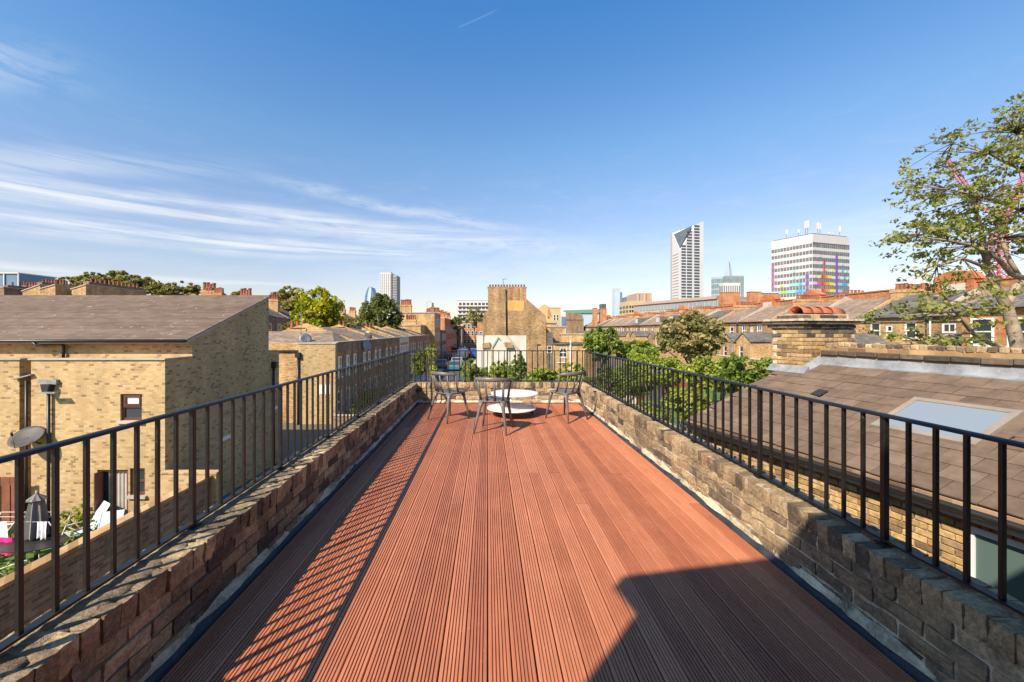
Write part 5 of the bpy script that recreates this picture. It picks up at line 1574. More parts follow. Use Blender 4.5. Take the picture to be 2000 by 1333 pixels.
# red brick terrace behind, its orange parapet and curved pediments
for i in range(9):
    ya, yb = 30.0 + i * 15.0, 30.0 + (i + 1) * 15.0 - 0.02
    t = thing('red_brick_terrace', '%s red brick parapet terrace behind the house backs, counted from the right' % ordn[i], 'house', (47, (ya + yb) / 2, GZ), 0, 'red brick terraces behind the house backs')
    MB().box(46.4, 55, ya, yb, GZ, 5.1).build('wall', 'terrace_wall', t)
    MB().box(46.3, 47.0, ya, yb, 5.102, 6.0).build('parapet', 'red_wall', t)
    MB().box(46.2, 47.1, ya, yb, 6.002, 6.14).build('coping', 'orange_terracotta', t)
    MB().box(46.22, 46.398, ya, yb, 4.9, 5.09).build('string_course', 'pale_concrete', t)
    if i % 2 == 0 or i == 1:
        yc = {0: 40.5, 1: 58.5}.get(i, (ya + yb) / 2)
        m = MB()
        m.box(46.05, 46.9, yc - 1.7, yc + 1.7, 5.2, 6.35)
        if i != 1:
            m.prism([(46.0, yc + 1.9 * math.cos(math.pi * j / 14), 6.36 + 0.95 * math.sin(math.pi * j / 14)) for j in range(15)], (0.9, 0, 0))
        else:
            m.prism([(46.0, yc - 1.9, 6.36), (46.0, yc + 1.9, 6.36), (46.0, yc, 7.3)], (0.9, 0, 0))
        pe = m.build('pediment', 'orange_terracotta', t)
        MB().box(45.99, 46.04, yc - 1.0, yc + 1.0, 5.3, 6.0).build('stone_panel', 'white_render', pe)
    for k_ in range(2):
        stack(t, (50, ya + 3.5 + 7.5 * k_), 3.2, 0.9, 5.0, 6.3, 6, 'x', 'terrace_wall', POTO, pscale=0.95)
# taller red brick house behind the tree
b = thing('red_corner_house', 'red brick house with white sash windows and dark roof behind the tree trunk', 'house', (33.5, 27, GZ))
MB().box(31.0, 35.8, 22.5, 26.8, GZ, 2.8).build('wall', 'red_wall', b)
rows(b, '-x', 22.9, 26.6, (0.5, -2.6), 2, 1.2, 1.7, 31.0, sill=True)
rows(b, '-y', 31.3, 35.4, (0.5,), 3, 1.0, 1.7, 22.5, sill=True)
MB().prism([(30.6, 22.1, 2.8), (30.6, 27.0, 2.8), (33.4, 24.6, 4.6)], (5.3, 0, 0)).build('roof', 'slate', b)

# garden end wall, lamp post, garden sheds
gw = thing('garden_wall', 'long low brick wall closing the gardens before the terraced house backs', 'wall', (30.8, 45, GZ))
MB().box(30.7, 30.95, 20, 75, GZ, -1.95).build('wall', 'terrace_wall', gw)
MB().box(30.65, 31.0, 20, 75, -1.948, -1.85).build('coping', 'white_render', gw)
q = at(1430, 688, 30)
lp = thing('lamp_post', 'thin grey lamp post with sideways arm among the garden shrubs', 'lamp post', (q.x, 30, GZ))
MB().tube([(q.x, 30, GZ), (q.x, 30, 0.6)], [0.09, 0.06], 8).build('post', 'grey_metal', lp, True)
MB().tube([(q.x, 30, 0.55), (q.x - 0.9, 30, 0.62)], 0.04, 8).build('arm', 'grey_metal', lp, True)
MB().box(q.x - 1.5, q.x - 0.85, 29.88, 30.12, 0.56, 0.66).build('lamp_head', 'grey_metal', lp)
q = at(1050, 675, 40)
lp = thing('lamp_post', 'slim dark lamp post in front of the big gable', 'lamp post', (q.x, 40, GZ))
MB().tube([(q.x, 40, GZ), (q.x, 40, q.z)], [0.08, 0.05], 8).build('post', 'black_plastic', lp, True)
MB().box(q.x - 0.06, q.x + 0.32, 39.85, 40.15, q.z - 0.04, q.z + 0.10).build('lamp_head', 'black_plastic', lp)
# garden clutter seen through the right railing
gt = thing('garden_shed', 'pale painted garden shed with felt roof behind the right railing', 'shed', (12.6, 34, GZ))
MB().box(11.6, 14.0, 33, 35, GZ, GZ + 1.9).build('wall', 'white_render', gt)
MB().prism([(11.4, 32.8, GZ + 1.9), (14.2, 32.8, GZ + 1.9), (12.8, 32.8, GZ + 2.45)], (0, 2.4, 0)).build('roof', 'teal_cloth', gt)
MB().box(12.0, 12.8, 32.95, 32.998, GZ + 0.05, GZ + 1.75).build('door', 'brown_paint', gt)
gt = thing('garden_table', 'white covered garden table in the right garden behind the railing', 'table', (10.4, 26, GZ))
MB().box(9.6, 11.4, 25.6, 26.5, GZ + 0.72, GZ + 0.76).build('table_top', 'white_cloth', gt)
for sx in (9.7, 11.3):
    for sy in (25.7, 26.4):
        MB().box(sx - 0.03, sx + 0.03, sy - 0.03, sy + 0.03, GZ, GZ + 0.72).build('leg', 'white_paint', gt)
for i, (x, y, z) in enumerate(((8.7, 25.6, 200), (12.4, 26.3, 120), (10.0, 23.8, -10))):
    sling_chair(['pale folding chair left of the white garden table', 'pale folding chair right of the white garden table', 'pale folding chair in front of the white garden table'][i], (x, y, GZ), z, 0.35)
gf = thing('timber_fence', 'weathered timber fence between the right hand gardens', 'fence', (16, 30, GZ))
for i in range(60):
    x = 8.0 + i * 0.20
    MB().box(x, x + 0.185, 38.0 + 0.02 * (i % 2), 38.02 + 0.02 * (i % 2), GZ, GZ + 1.8 + 0.03 * math.sin(i * 2.3)).build('board', 'timber_red', gf)

# ------------------------------------------------------------------ trees and shrubs
def T(label, px, py, Y, rpx, rpy, nb, nl, size, mat, seed, trunk=0.2, group=None, br=0.42, name='tree', gz=GZ):
    c_ = at(px, py, Y)
    r_ = (rpx / F * Y, rpx / F * Y * 0.8, rpy / F * Y)
    return tree(name, label, 'tree', (c_.x, c_.y, gz), c_, r_, nb, nl, size, mat, seed, trunk, group, 'dark_bark', br)
T('bright yellow green tree beyond the brown hipped roof', 622, 616, 44, 48, 46, 34, 9000, 0.34, 'leaf_yellow', 101, 0.25)
T('dense dark green tree below the pale tower, left of centre', 743, 622, 66, 38, 40, 30, 8000, 0.42, 'leaf_dark', 102, 0.3)
T('olive tree standing behind the bright yellow green tree', 563, 590, 72, 36, 26, 22, 4500, 0.5, 'leaf_olive', 103, 0.3)
T('smaller bush-like tree left of the dark green tree', 690, 640, 60, 22, 18, 12, 2500, 0.35, 'leaf_olive', 104, 0.2)
T('grey green bush below the yellow green tree, beside the house gable', 565, 645, 40, 14, 14, 10, 1600, 0.22, 'leaf_olive', 105, 0.15)
T('small dark shrub-tree in front of the shaded back terrace', 725, 655, 50, 20, 14, 10, 1500, 0.28, 'leaf_olive', 106, 0.15)
sk = [(135, 557, 26, 14), (185, 552, 28, 17), (235, 553, 34, 20), (275, 560, 30, 18), (318, 565, 28, 14), (358, 567, 30, 14), (470, 575, 14, 5)]
for i, (px, py, rx, ry_) in enumerate(sk):
    T('%s leafy treetop from the left above the long roof' % ordn[i], px, py, 85, rx, ry_, 16, 2600, 0.55, 'leaf_olive', 110 + i, 0.3, 'treetops above the left roof', 0.40)
T('tan and green rounded tree in the right hand gardens', 1350, 662, 30, 60, 46, 60, 11000, 0.30, 'leaf_tan', 120, 0.22, None, 0.30)
T('upright fresh green tree just above the right corner of the railing', 1178, 672, 34, 34, 30, 26, 5500, 0.24, 'leaf_green', 121, 0.18)
T('low spreading green tree right of the upright fresh green tree', 1245, 690, 36, 40, 22, 24, 5000, 0.26, 'leaf_green', 122, 0.18)
T('bright green bush in front of the tan and green tree', 1260, 706, 30, 34, 22, 22, 4500, 0.22, 'leaf_bright', 123, 0.15)
hd = [(1300, 730, 22, 48, 34, 'leaf_bright', 'wide bright green shrub under the tan tree, behind the railing'), (1385, 735, 20, 46, 34, 'leaf_bright', 'yellowish green shrub in the middle of the garden hedge'), (1440, 738, 18, 40, 40, 'leaf_green', 'dense green leafy shrub left of the chimney'), (1500, 736, 18.5, 34, 34, 'leaf_green', 'large leaved green shrub against the edge of the tiled roof'), (1230, 745, 24, 44, 34, 'leaf_green', 'shadowy green shrub low behind the right railing'), (1190, 760, 20, 30, 40, 'leaf_green', 'tall green shrub right behind the corner of the railing'), (1340, 790, 19, 44, 30, 'leaf_bright', 'low green shrub seen between the railing bars near the roof corner'), (1262, 815, 17, 40, 26, 'leaf_green', 'low weedy shrub seen between the railing bars above the parapet')]
for i, (px, py, Y, rx, ry_, mt, lb) in enumerate(hd):
    c_ = at(px, py, Y)
    shrub('garden_shrub', lb, c_, (rx / F * Y, rx / F * Y * 0.9, ry_ / F * Y), 5200, 0.14, mt, 130 + i, 'garden shrubs behind the right railing', 22, stem=0.05)
ew = [(928, 728, 15, 24, 26, 'leaf_green', 'feathery green shrub behind the far railing, left of the pointed panel'), (975, 728, 16, 26, 22, 'leaf_bright', 'rounded light green shrub behind the middle of the far railing'), (1010, 720, 15, 16, 24, 'leaf_green', 'upright green shrub behind the far railing below the raking edge'), (1060, 736, 14, 26, 16, 'leaf_bright', 'low bright green shrub behind the far railing, centre right'), (1115, 732, 15, 28, 20, 'leaf_bright', 'green shrub behind the far railing beside the right hand chair'), (822, 712, 20, 18, 26, 'leaf_dark', 'dark green shrub behind the left end of the far railing'), (842, 690, 17, 10, 16, 'leaf_bright', 'small yellowish climber top behind the left end of the far railing'), (846, 728, 14, 7, 18, 'leaf_bright', 'thin yellowish sapling behind the left hand chair')]
for i, (px, py, Y, rx, ry_, mt, lb) in enumerate(ew):
    c_ = at(px, py, Y)
    shrub('terrace_shrub', lb, c_, (rx / F * Y, rx / F * Y * 0.9, ry_ / F * Y), 4600 if rx > 14 else 600, 0.085, mt, 150 + i, 'shrubs behind the far railing', 16, stem=0.03)

# the big tree on the right, limb by limb
BT = thing('plane_tree', 'tall pale barked tree with open leafy crown at the right edge', 'tree', at(1998, 700, 10.4) * 1.0 + V(0.2, 0, GZ - at(1998, 700, 10.4).z))
TY = 10.4
def limb(pts, rads, mb):
    mb.tube([at(px, py, TY + dy) for px, py, dy in pts], rads, 9)
m = MB()
b0 = at(2006, 760, TY)
b0.z = GZ
m.tube([b0, at(2004, 760, TY), at(1993, 698, TY), at(1980, 645, TY), at(1966, 598, TY), at(1943, 556, TY), at(1929, 524, TY)], [0.26, 0.18, 0.14, 0.125, 0.11, 0.09, 0.07], 12)
limb([(1929, 524, 0), (1921, 480, -0.1), (1915, 440, -0.2), (1900, 390, -0.4)], [0.075, 0.055, 0.04, 0.02], m)
limb([(1966, 598, 0), (1985, 560, 0.2), (2010, 545, 0.4), (2040, 510, 0.6), (2060, 440, 0.8), (2050, 360, 0.8), (2030, 280, 0.6)], [0.09, 0.09, 0.085, 0.08, 0.07, 0.05, 0.03], m)
limb([(2010, 548, 0.4), (1976, 536, 0.2), (1948, 504, 0), (1899, 480, -0.3), (1850, 470, -0.5), (1790, 462, -0.7)], [0.08, 0.065, 0.05, 0.038, 0.026, 0.012], m)
limb([(1990, 540, 0.3), (1970, 505, 0.3), (1955, 465, 0.4), (1950, 400, 0.5), (1965, 330, 0.5), (1985, 260, 0.4)], [0.06, 0.05, 0.04, 0.03, 0.022, 0.012], m)
limb([(1993, 698, 0), (1956, 680, -0.3), (1920, 664, -0.6), (1899, 650, -0.8), (1867, 610, -1.0), (1842, 586, -1.1)], [0.09, 0.065, 0.055, 0.05, 0.03, 0.015], m)
limb([(1899, 650, -0.8), (1850, 655, -1.2), (1800, 668, -1.4), (1765, 660, -1.5)], [0.035, 0.025, 0.016, 0.008], m)
limb([(1867, 610, -1.0), (1820, 612, -1.3), (1770, 616, -1.5)], [0.022, 0.016, 0.008], m)
limb([(1929, 524, 0), (1880, 505, -0.4), (1830, 520, -0.8), (1790, 545, -1.0)], [0.045, 0.03, 0.02, 0.008], m)
limb([(2050, 360, 0.8), (1990, 330, 0.4), (1930, 300, 0), (1860, 280, -0.5)], [0.04, 0.03, 0.02, 0.008], m)
limb([(2060, 440, 0.8), (1990, 410, 0.3), (1920, 385, 0), (1850, 370, -0.4), (1795, 365, -0.6)], [0.045, 0.035, 0.026, 0.016, 0.008], m)
m.build('trunk', 'bark', BT, True)
cl = [(1855, 262, 22, 8), (1836, 277, 18, 7), (1922, 226, 14, 9), (1898, 256, 17, 11), (1965, 258, 30, 28), (1992, 222, 26, 22), (1860, 298, 17, 8), (1912, 306, 34, 14), (1960, 330, 30, 24), (1827, 332, 20, 14), (1800, 352, 24, 18), (1782, 372, 16, 14), (1842, 366, 32, 18), (1890, 372, 38, 20), (1945, 385, 36, 22), (1992, 300, 20, 26), (1992, 405, 20, 26), (1802, 402, 28, 14), (1852, 415, 40, 18), (1905, 428, 40, 22), (1955, 440, 26, 18), (1822, 440, 40, 16), (1785, 462, 24, 11), (1762, 474, 16, 8), (1772, 490, 12, 6), (1870, 460, 34, 18), (1795, 462, 34, 12), (1930, 455, 24, 18), (1882, 498, 32, 14), (1832, 497, 32, 12), (1768, 503, 12, 8), (1772, 528, 9, 7), (1842, 530, 20, 10), (1900, 528, 22, 11), (1800, 548, 16, 7), (1852, 566, 32, 13), (1898, 572, 18, 11), (1965, 478, 18, 12), (1992, 470, 18, 20),
      (1762, 612, 24, 14), (1792, 604, 14, 8), (1842, 592, 22, 10), (1876, 580, 20, 9), (1842, 622, 18, 9), (1772, 660, 20, 11), (1748, 650, 13, 9), (1862, 662, 22, 12), (1832, 672, 13, 8), (1912, 628, 10, 7), (1942, 640, 9, 6), (1884, 676, 18, 7), (1960, 590, 9, 7), (1935, 600, 10, 6), (1890, 610, 14, 8),
      (2040, 240, 40, 40), (2060, 320, 40, 40), (2070, 400, 40, 40), (2090, 470, 40, 40), (2130, 300, 50, 60), (2140, 420, 50, 60), (2030, 480, 24, 20), (2060, 180, 40, 30)]
rn = random.Random(8)
blobs = []
tw = MB()
limbs_pts = [at(px, py, TY + dy) for px, py, dy in ((1921, 480, -0.1), (1915, 440, -0.2), (1900, 390, -0.4), (1899, 480, -0.3), (1850, 470, -0.5), (1790, 462, -0.7), (1955, 465, 0.4), (1950, 400, 0.5), (1965, 330, 0.5), (1985, 260, 0.4), (1867, 610, -1.0), (1842, 586, -1.1), (1800, 668, -1.4), (1850, 655, -1.2), (1820, 612, -1.3), (1880, 505, -0.4), (1830, 520, -0.8), (1990, 330, 0.4), (1930, 300, 0), (1860, 280, -0.5), (1990, 410, 0.3), (1920, 385, 0), (1850, 370, -0.4), (1795, 365, -0.6), (2060, 440, 0.8), (2050, 360, 0.8), (2040, 510, 0.6))]
for px, py, rx, ry_ in cl:
    low = py > 575
    Yc = TY + rn.uniform(-0.9, 0.9) + (-1.1 if low else 0)
    c_ = at(px, py, Yc)
    k_ = Yc / F
    for q in range(max(3, int(rx * ry_ / 34))):
        gs = lambda w: max(-1.25, min(1.25, rn.gauss(0, w)))
        cc = c_ + V(gs(0.55) * rx * k_, gs(0.45), gs(0.55) * ry_ * k_)
        s_ = rn.uniform(0.10, 0.21)
        blobs.append((tuple(cc), (s_ * 1.25, s_ * 1.25, s_ * 0.72), int(7 + 340 * s_ * s_)))
        if q % 2 == 0:
            near = min(limbs_pts, key=lambda p: (p - cc).length)
            mid = near.lerp(cc, 0.5) + V(rn.uniform(-0.08, 0.08), rn.uniform(-0.08, 0.08), rn.uniform(0.0, 0.10))
            tw.tube([near, mid, cc], [0.012, 0.008, 0.003], 4)
link('crown', leaf_mesh('crown', blobs, 0.088, 'leaf_plane', 77, flat=0.1, shell=0.15, spread=0.5), BT)
tw.build('twigs', 'dark_bark', BT, True)['kind'] = 'stuff'

# ------------------------------------------------------------------ cars and vans in the street
def car(label, x, y, rz, mat, van=False):
    t = thing('parked_van' if van else 'parked_car', label, 'van' if van else 'car', (x, y, GZ + 0.006), R(rz), 'vehicles in the street')
    L, W = (4.9, 1.95) if van else (4.3, 1.78)
    if van:
        prof = [(-2.4, 0.3), (-2.42, 1.1), (-2.35, 2.15), (1.0, 2.2), (1.75, 1.35), (2.35, 1.1), (2.42, 0.3)]
        glz = [(0.75, 1.45), (0.75, 2.0), (1.05, 2.0), (1.6, 1.42)]
    else:
        prof = [(-2.1, 0.28), (-2.15, 0.75), (-2.0, 0.92), (-1.45, 0.98), (-0.95, 1.42), (0.45, 1.45), (1.15, 0.96), (1.95, 0.82), (2.12, 0.6), (2.1, 0.28)]
        glz = [(-1.2, 1.0), (-0.85, 1.36), (0.4, 1.39), (0.95, 1.0)]
    MB().prism([(-W / 2, a, b) for a, b in prof], (W, 0, 0)).build('body', mat, t, bevel=0.05, seg=2, local=True)
    m_ = MB()
    for s in (-1, 1):
        m_.prism([(s * (W / 2 + 0.006), a, b) for a, b in glz], (-s * 0.02, 0, 0))
    m_.build('side_window', 'glass', t, local=True)
    m_ = MB()
    if van:
        m_.quad((-W / 2 + 0.1, 1.04, 2.17), (W / 2 - 0.1, 1.04, 2.17), (W / 2 - 0.1, 1.76, 1.38), (-W / 2 + 0.1, 1.76, 1.38))
    else:
        m_.quad((-W / 2 + 0.1, 0.52, 1.43), (W / 2 - 0.1, 0.52, 1.43), (W / 2 - 0.1, 1.14, 1.0), (-W / 2 + 0.1, 1.14, 1.0))
    m_.v = [(a, b + 0.02, c_ + 0.015) for a, b, c_ in m_.v]
    m_.build('windscreen', 'glass', t, local=True)
    if not van:
        m_ = MB().quad((-W / 2 + 0.1, -1.02, 1.40), (W / 2 - 0.1, -1.02, 1.40), (W / 2 - 0.1, -1.46, 1.0), (-W / 2 + 0.1, -1.46, 1.0))
        m_.v = [(a, b - 0.02, c_ + 0.015) for a, b, c_ in m_.v]
        m_.build('rear_window', 'glass', t, local=True)
    for sx in (-1, 1):
        for sy in (-1.35, 1.35):
            wl = MB().tube([(sx * (W / 2 - 0.2), sy, 0.31), (sx * (W / 2 + 0.01), sy, 0.31)], 0.31, 14).build('wheel', 'black_rubber', t, local=True)
            MB().tube([(sx * (W / 2 + 0.011), sy, 0.31), (sx * (W / 2 + 0.02), sy, 0.31)], 0.18, 10).build('rim', 'grey_metal', wl)
        MB().box(sx * 0.7 - 0.14, sx * 0.7 + 0.14, (-2.44 if van else -2.17), (-2.40 if van else -2.10), 0.70, 0.85).build('tail_light', 'panel_red', t, local=True)
        MB().box(sx * 0.68 - 0.16, sx * 0.68 + 0.16, (2.38 if van else 2.03), (2.44 if van else 2.12), 0.62, 0.76).build('headlight', 'pale_glass', t, local=True)
cars = [('dark parked car on the left of the street, seen through the far railing', 875, 88, 'dark', 0), ('white van standing upright in the street before the gable', 905, 92, 'white', 1), ('red car beside the white van in the street', 915, 100, 'red', 0), ('teal car nearest the far railing in the street', 889, 66, 'teal', 0), ('silver car behind the teal car in the street', 893, 75, 'silver', 0), ('grey car on the left kerb behind the left hand chair', 862, 70, 'grey', 0), ('blue van close to the white side bay of the gable', 927, 96, 'blue', 1), ('dark car far down the street under the trees', 888, 120, 'dark', 0), ('white car far down the street near the end house', 903, 130, 'white', 0)]
for i, (lb, px, Y, mt, vn) in enumerate(cars):
    car(lb, at(px, 0, Y).x, Y, random.Random(i).uniform(-6, 6), 'car_' + mt, bool(vn))

# ================================================================== BACK TERRACES ON THE LEFT
for i in range(10):
    ya = 50 + i * 7.6
    yb = ya + 7.55
    t = thing('back_terrace_house', '%s house of the shaded back terrace beyond the yellow green tree, counted from the left' % ordn[i], 'house', (-35, ya, GZ), 0, 'houses of the shaded back terrace')
    MB().box(-40, -32, ya, yb, GZ, 3.4).build('wall', 'brown_wall', t)
    MB().prism([(-31.8, ya + 0.3, 3.4), (-36, ya + 0.3, 5.6), (-40.2, ya + 0.3, 3.4)], (0, 7.0, 0)).build('roof', 'slate', t)
    MB().prism([(-31.7, ya, 3.3), (-36, ya, 5.9), (-40.3, ya, 3.3)], (0, 0.28, 0)).build('party_wall', 'terrace_wall', t)
    stack(t, (-34.2, ya + 0.3), 1.6, 0.8, 3.6, 6.3, 4, 'x', 'terrace_wall', POT, pscale=1.5)
    rows(t, 'x', ya + 1, yb - 1, (0.6,), 2, 1.0, 1.8, -32)
# rooftops over the long roof
def roofbit(label, pa, pb, pc, Y, ztop_l, ztop_r, ext, side, npots, seed, lit='terrace_wall', dark='brown_wall'):
    """parapet-gabled house end: lit sloped end pa..pb, shaded flank pb..pc running back"""
    A, B_ = at(pa, ztop_l, Y), at(pb, ztop_r, Y)
    t = thing('rooftop_house', label, 'house', ((A.x + B_.x) / 2, Y, GZ), 0, 'rooftops above the long roof')
    m_ = MB()
    m_.prism([(A.x, Y, GZ), (B_.x, Y, GZ), (B_.x, Y, B_.z), (A.x, Y, A.z)], (0, ext, 0))
    m_.build('wall', lit, t)
    MB().prism([(A.x - 0.1, Y - 0.08, A.z + 0.003), (B_.x + 0.05, Y - 0.08, B_.z + 0.003), (B_.x + 0.05, Y - 0.08, B_.z + 0.12), (A.x - 0.1, Y - 0.08, A.z + 0.12)], (0, ext + 0.1, 0)).build('coping', 'pale_concrete', t)
    if npots:
        stack(t, (B_.x - 0.35, Y + ext * 0.5), 0.6, ext * 0.9, B_.z - 0.6, B_.z + 0.42, npots, 'y', dark, POT, pscale=0.85)
    return t
roofbit('lit rooftop gable with slanting top, third from the left above the long roof', 140, 168, 265, 48, 566, 557, 8.5, 1, 12, 1)
roofbit('lit rooftop gable, second from the left above the long roof', 78, 108, 140, 47, 566, 557, 2.2, 1, 0, 2)
roofbit('lit rooftop gable with sloping edge near the left edge, above the long roof', 44, 78, 90, 52, 570, 557, 6, 1, 4, 3)
t = roofbit('dark rooftop with rows of clay pots at the left edge', -60, 8, 40, 58, 566, 562, 10, 1, 9, 4, 'brown_wall')
stack(t, (at(40, 0, 60).x, 62), 4.0, 0.9, 3.0, at(0, 556, 60).z, 9, 'x', 'brown_wall', POT, pscale=1.0)
stack(t, (at(20, 0, 60).x, 66), 4.0, 0.9, 3.0, at(0, 555, 66).z, 8, 'x', 'brown_wall', POT, pscale=1.0)
rb = thing('far_chimney', 'pair of red chimney tops peeping over the long roof ridge', 'chimney', (at(418, 0, 50).x, 50, GZ))
stack(rb, (at(409, 0, 50).x, 50), 1.0, 0.8, GZ, at(0, 573, 50).z, 3, 'x', 'red_wall', POTO, pscale=1.1)
stack(rb, (at(428, 0, 50).x, 50), 1.1, 0.8, GZ, at(0, 573, 50).z, 4, 'x', 'red_wall', POTO, pscale=1.1)

# ================================================================== SKYLINE
def grid_face(parent, org, right, w, z0, z1, nx, nz, fx, fz, nrm, mat='glass', name='window_grid', off=0.15):
    """far windows of one face, too small to tell apart singly"""
    org, right, nrm = Vector(org), Vector(right).normalized(), Vector(nrm).normalized()
    m_ = MB()
    cw, ch = w / nx, (z1 - z0) / nz
    for i in range(nx):
        for j in range(nz):
            c_ = org + right * (i + 0.5) * cw + V(0, 0, z0 - org.z + (j + 0.5) * ch) + nrm * off * 0.5
            m_.obox(c_, right * cw * fx / 2, nrm * off / 2, V(0, 0, ch * fz / 2))
    o = m_.build(name, mat, parent)
    o['kind'] = 'stuff'
    return o
# the slab with coloured panels
CT = thing('office_tower', 'white office block with rainbow coloured panels and rooftop antennas', 'building', (165, 215, GZ))
D0 = 206.0
C0 = at(1587, 457, D0)
zt = C0.z
Lr, Ll = 26.8, 20.0
dr_ = Vector((25.6, 8.0, 0)).normalized()
dl_ = Vector((-8.0, 18.4, 0)).normalized()
Cc = Vector((C0.x, C0.y, GZ))
pl = [Cc, Cc + dr_ * Lr, Cc + dr_ * Lr + dl_ * Ll, Cc + dl_ * Ll]
MB().prism(pl, (0, 0, zt - GZ)).build('wall', 'panel_white', CT)
FH = 3.5
nl_ = Vector((-dl_.y, dl_.x, 0)) if Vector((-dl_.y, dl_.x, 0)).dot(Vector((-1, -1, 0))) > 0 else Vector((dl_.y, -dl_.x, 0))
nrr = Vector((dr_.y, -dr_.x, 0))
zf0 = zt - 4.3
for k_ in range(9):
    z1 = zf0 - k_ * FH - 0.3
    z0 = z1 - 1.9
    for nm, org, d_, L_, nx, nn_ in (('window_band', Cc, dl_, Ll, 13, nl_), ('window_band', Cc, dr_, Lr, 18, nrr)):
        grid_face(CT, (org.x, org.y, z0), d_, L_, z0, z1, nx, 1, 0.82, 0.95, nn_, 'office_glass', nm, 0.12)
MB().prism([p + V(0, 0, zt - GZ - 4.5) + (nl_ + nrr) * 0.05 for p in pl[:2]] + [pl[1] + V(0, 0, zt - GZ - 4.2) + nrr * 0.05, pl[0] + V(0, 0, zt - GZ - 4.2) + (nl_ + nrr) * 0.05], nrr * 0.12).build('painted_shadow_gap', 'tower_dark', CT)  # solid dark strip, the shade of a recess put in as colour
def panel(face, bay, floor_, colr, nb=1, nf=1):
    org, d_, L_, nx, nn_ = (Cc, dl_, Ll, 13, nl_) if face == 'l' else (Cc, dr_, Lr, 18, nrr)
    cw = L_ / nx
    z1 = zf0 - floor_ * FH - 2.22
    hgt = 1.5 + (nf - 1) * FH
    c_ = org + d_ * (bay + nb / 2) * cw + V(0, 0, z1 - GZ - hgt / 2) + nn_ * (0.13 if nf > 1 else 0.1)
    MB().obox(c_, d_ * cw * nb / 2, nn_ * 0.08, V(0, 0, hgt / 2)).build('panel', 'panel_' + colr, CT)
for a in (('l', 12, 2, 'pink'), ('l', 12, 3, 'pink'), ('l', 12, 4, 'pink'), ('l', 12, 5, 'pink'), ('l', 9, 6, 'lime'), ('l', 9, 5, 'yellow'), ('l', 5, 3, 'mint'), ('l', 5, 4, 'mint'), ('l', 5, 5, 'mint'), ('l', 5, 6, 'mint'), ('l', 3, 4, 'mint'), ('l', 3, 5, 'aqua'), ('l', 2, 6, 'aqua'), ('l', 1, 4, 'violet'), ('l', 1, 5, 'violet'), ('l', 1, 6, 'violet'), ('l', 0, 5, 'palepink'), ('l', 2, 4, 'lilac'),
          ('r', 4, 2, 'palepink'), ('r', 5, 2, 'red'), ('r', 5, 3, 'orange'), ('r', 6, 3, 'palepink'), ('r', 4, 4, 'red'), ('r', 5, 4, 'orange'), ('r', 6, 4, 'amber'), ('r', 8, 4, 'yellow'), ('r', 9, 3, 'yellow'), ('r', 4, 5, 'red'), ('r', 5, 5, 'orange'), ('r', 6, 5, 'amber'), ('r', 7, 5, 'amber'), ('r', 9, 5, 'yellow'), ('r', 4, 6, 'red'), ('r', 5, 6, 'orange'), ('r', 6, 6, 'amber'), ('r', 9, 6, 'yellow'), ('r', 5, 7, 'orange'), ('r', 2, 5, 'pink'), ('r', 1, 4, 'palepink'), ('r', 1, 5, 'palepink'), ('r', 3, 1, 'palepink'), ('r', 14, 2, 'mint'), ('r', 14, 3, 'aqua'), ('r', 15, 4, 'aqua'), ('r', 15, 5, 'blue'), ('r', 14, 5, 'aqua'), ('r', 14, 6, 'aqua'), ('r', 16, 3, 'mint'), ('r', 12, 4, 'lilac'), ('r', 12, 5, 'lilac'), ('r', 12, 6, 'lilac')):
    panel(*a)
for a in (('l', 11, 4, 'palepink'), ('l', 11, 5, 'palepink'), ('l', 10, 6, 'lilac'), ('l', 8, 6, 'lime'), ('l', 7, 6, 'mint'), ('l', 6, 5, 'mint'), ('l', 6, 6, 'mint'), ('l', 4, 5, 'mint'), ('l', 4, 6, 'aqua'), ('l', 3, 6, 'blue'), ('l', 0, 4, 'palepink'), ('l', 0, 6, 'lilac'), ('l', 2, 5, 'lilac'), ('r', 0, 5, 'palepink'), ('r', 0, 6, 'palepink'), ('r', 2, 6, 'palepink'), ('r', 3, 5, 'pink'), ('r', 3, 6, 'palepink'), ('r', 3, 4, 'yellow'), ('r', 7, 6, 'amber'), ('r', 7, 4, 'yellow'), ('r', 8, 5, 'yellow'), ('r', 8, 6, 'yellow'), ('r', 13, 6, 'lilac'), ('r', 13, 5, 'mint'), ('r', 16, 5, 'aqua'), ('r', 16, 6, 'aqua'), ('r', 17, 4, 'mint'), ('r', 15, 6, 'blue'), ('r', 10, 6, 'yellow')):
    panel(*a)
panel('r', 11, 1, 'violet', 1, 7)
for px, h2, off in ((1534, 4.2, 12.5), (1560, 3.4, 6.8), (1574, 6.5, 2.5), (1570, 6.3, 3.6)):
    p = Cc + dl_ * off + V(0, 0, zt - GZ) - nl_ * 0.6
    a = MB().tube([p, p + V(0, 0, h2 * 0.6)], 0.12, 6).build('antenna_mast', 'grey_metal', CT)
    MB().obox(p + V(0, 0, h2 * 0.85), V(0.34, 0, 0), V(0, 0.3, 0), V(0, 0, h2 * 0.3)).build('antenna_panel', 'tower_white', a)
for off, h2 in ((4.5, 5.6), (6.2, 5.2), (20.5, 5.0), (12.5, 1.8), (15, 1.6)):
    p = Cc + dr_ * off + V(0, 0, zt - GZ) - nrr * 0.6
    a = MB().tube([p, p + V(0, 0, h2 * 0.6)], 0.12, 6).build('antenna_mast', 'grey_metal', CT)
    MB().obox(p + V(0, 0, h2 * 0.8), V(0.34, 0, 0), V(0, 0.3, 0), V(0, 0, h2 * 0.3)).build('antenna_panel', 'tower_white', a)
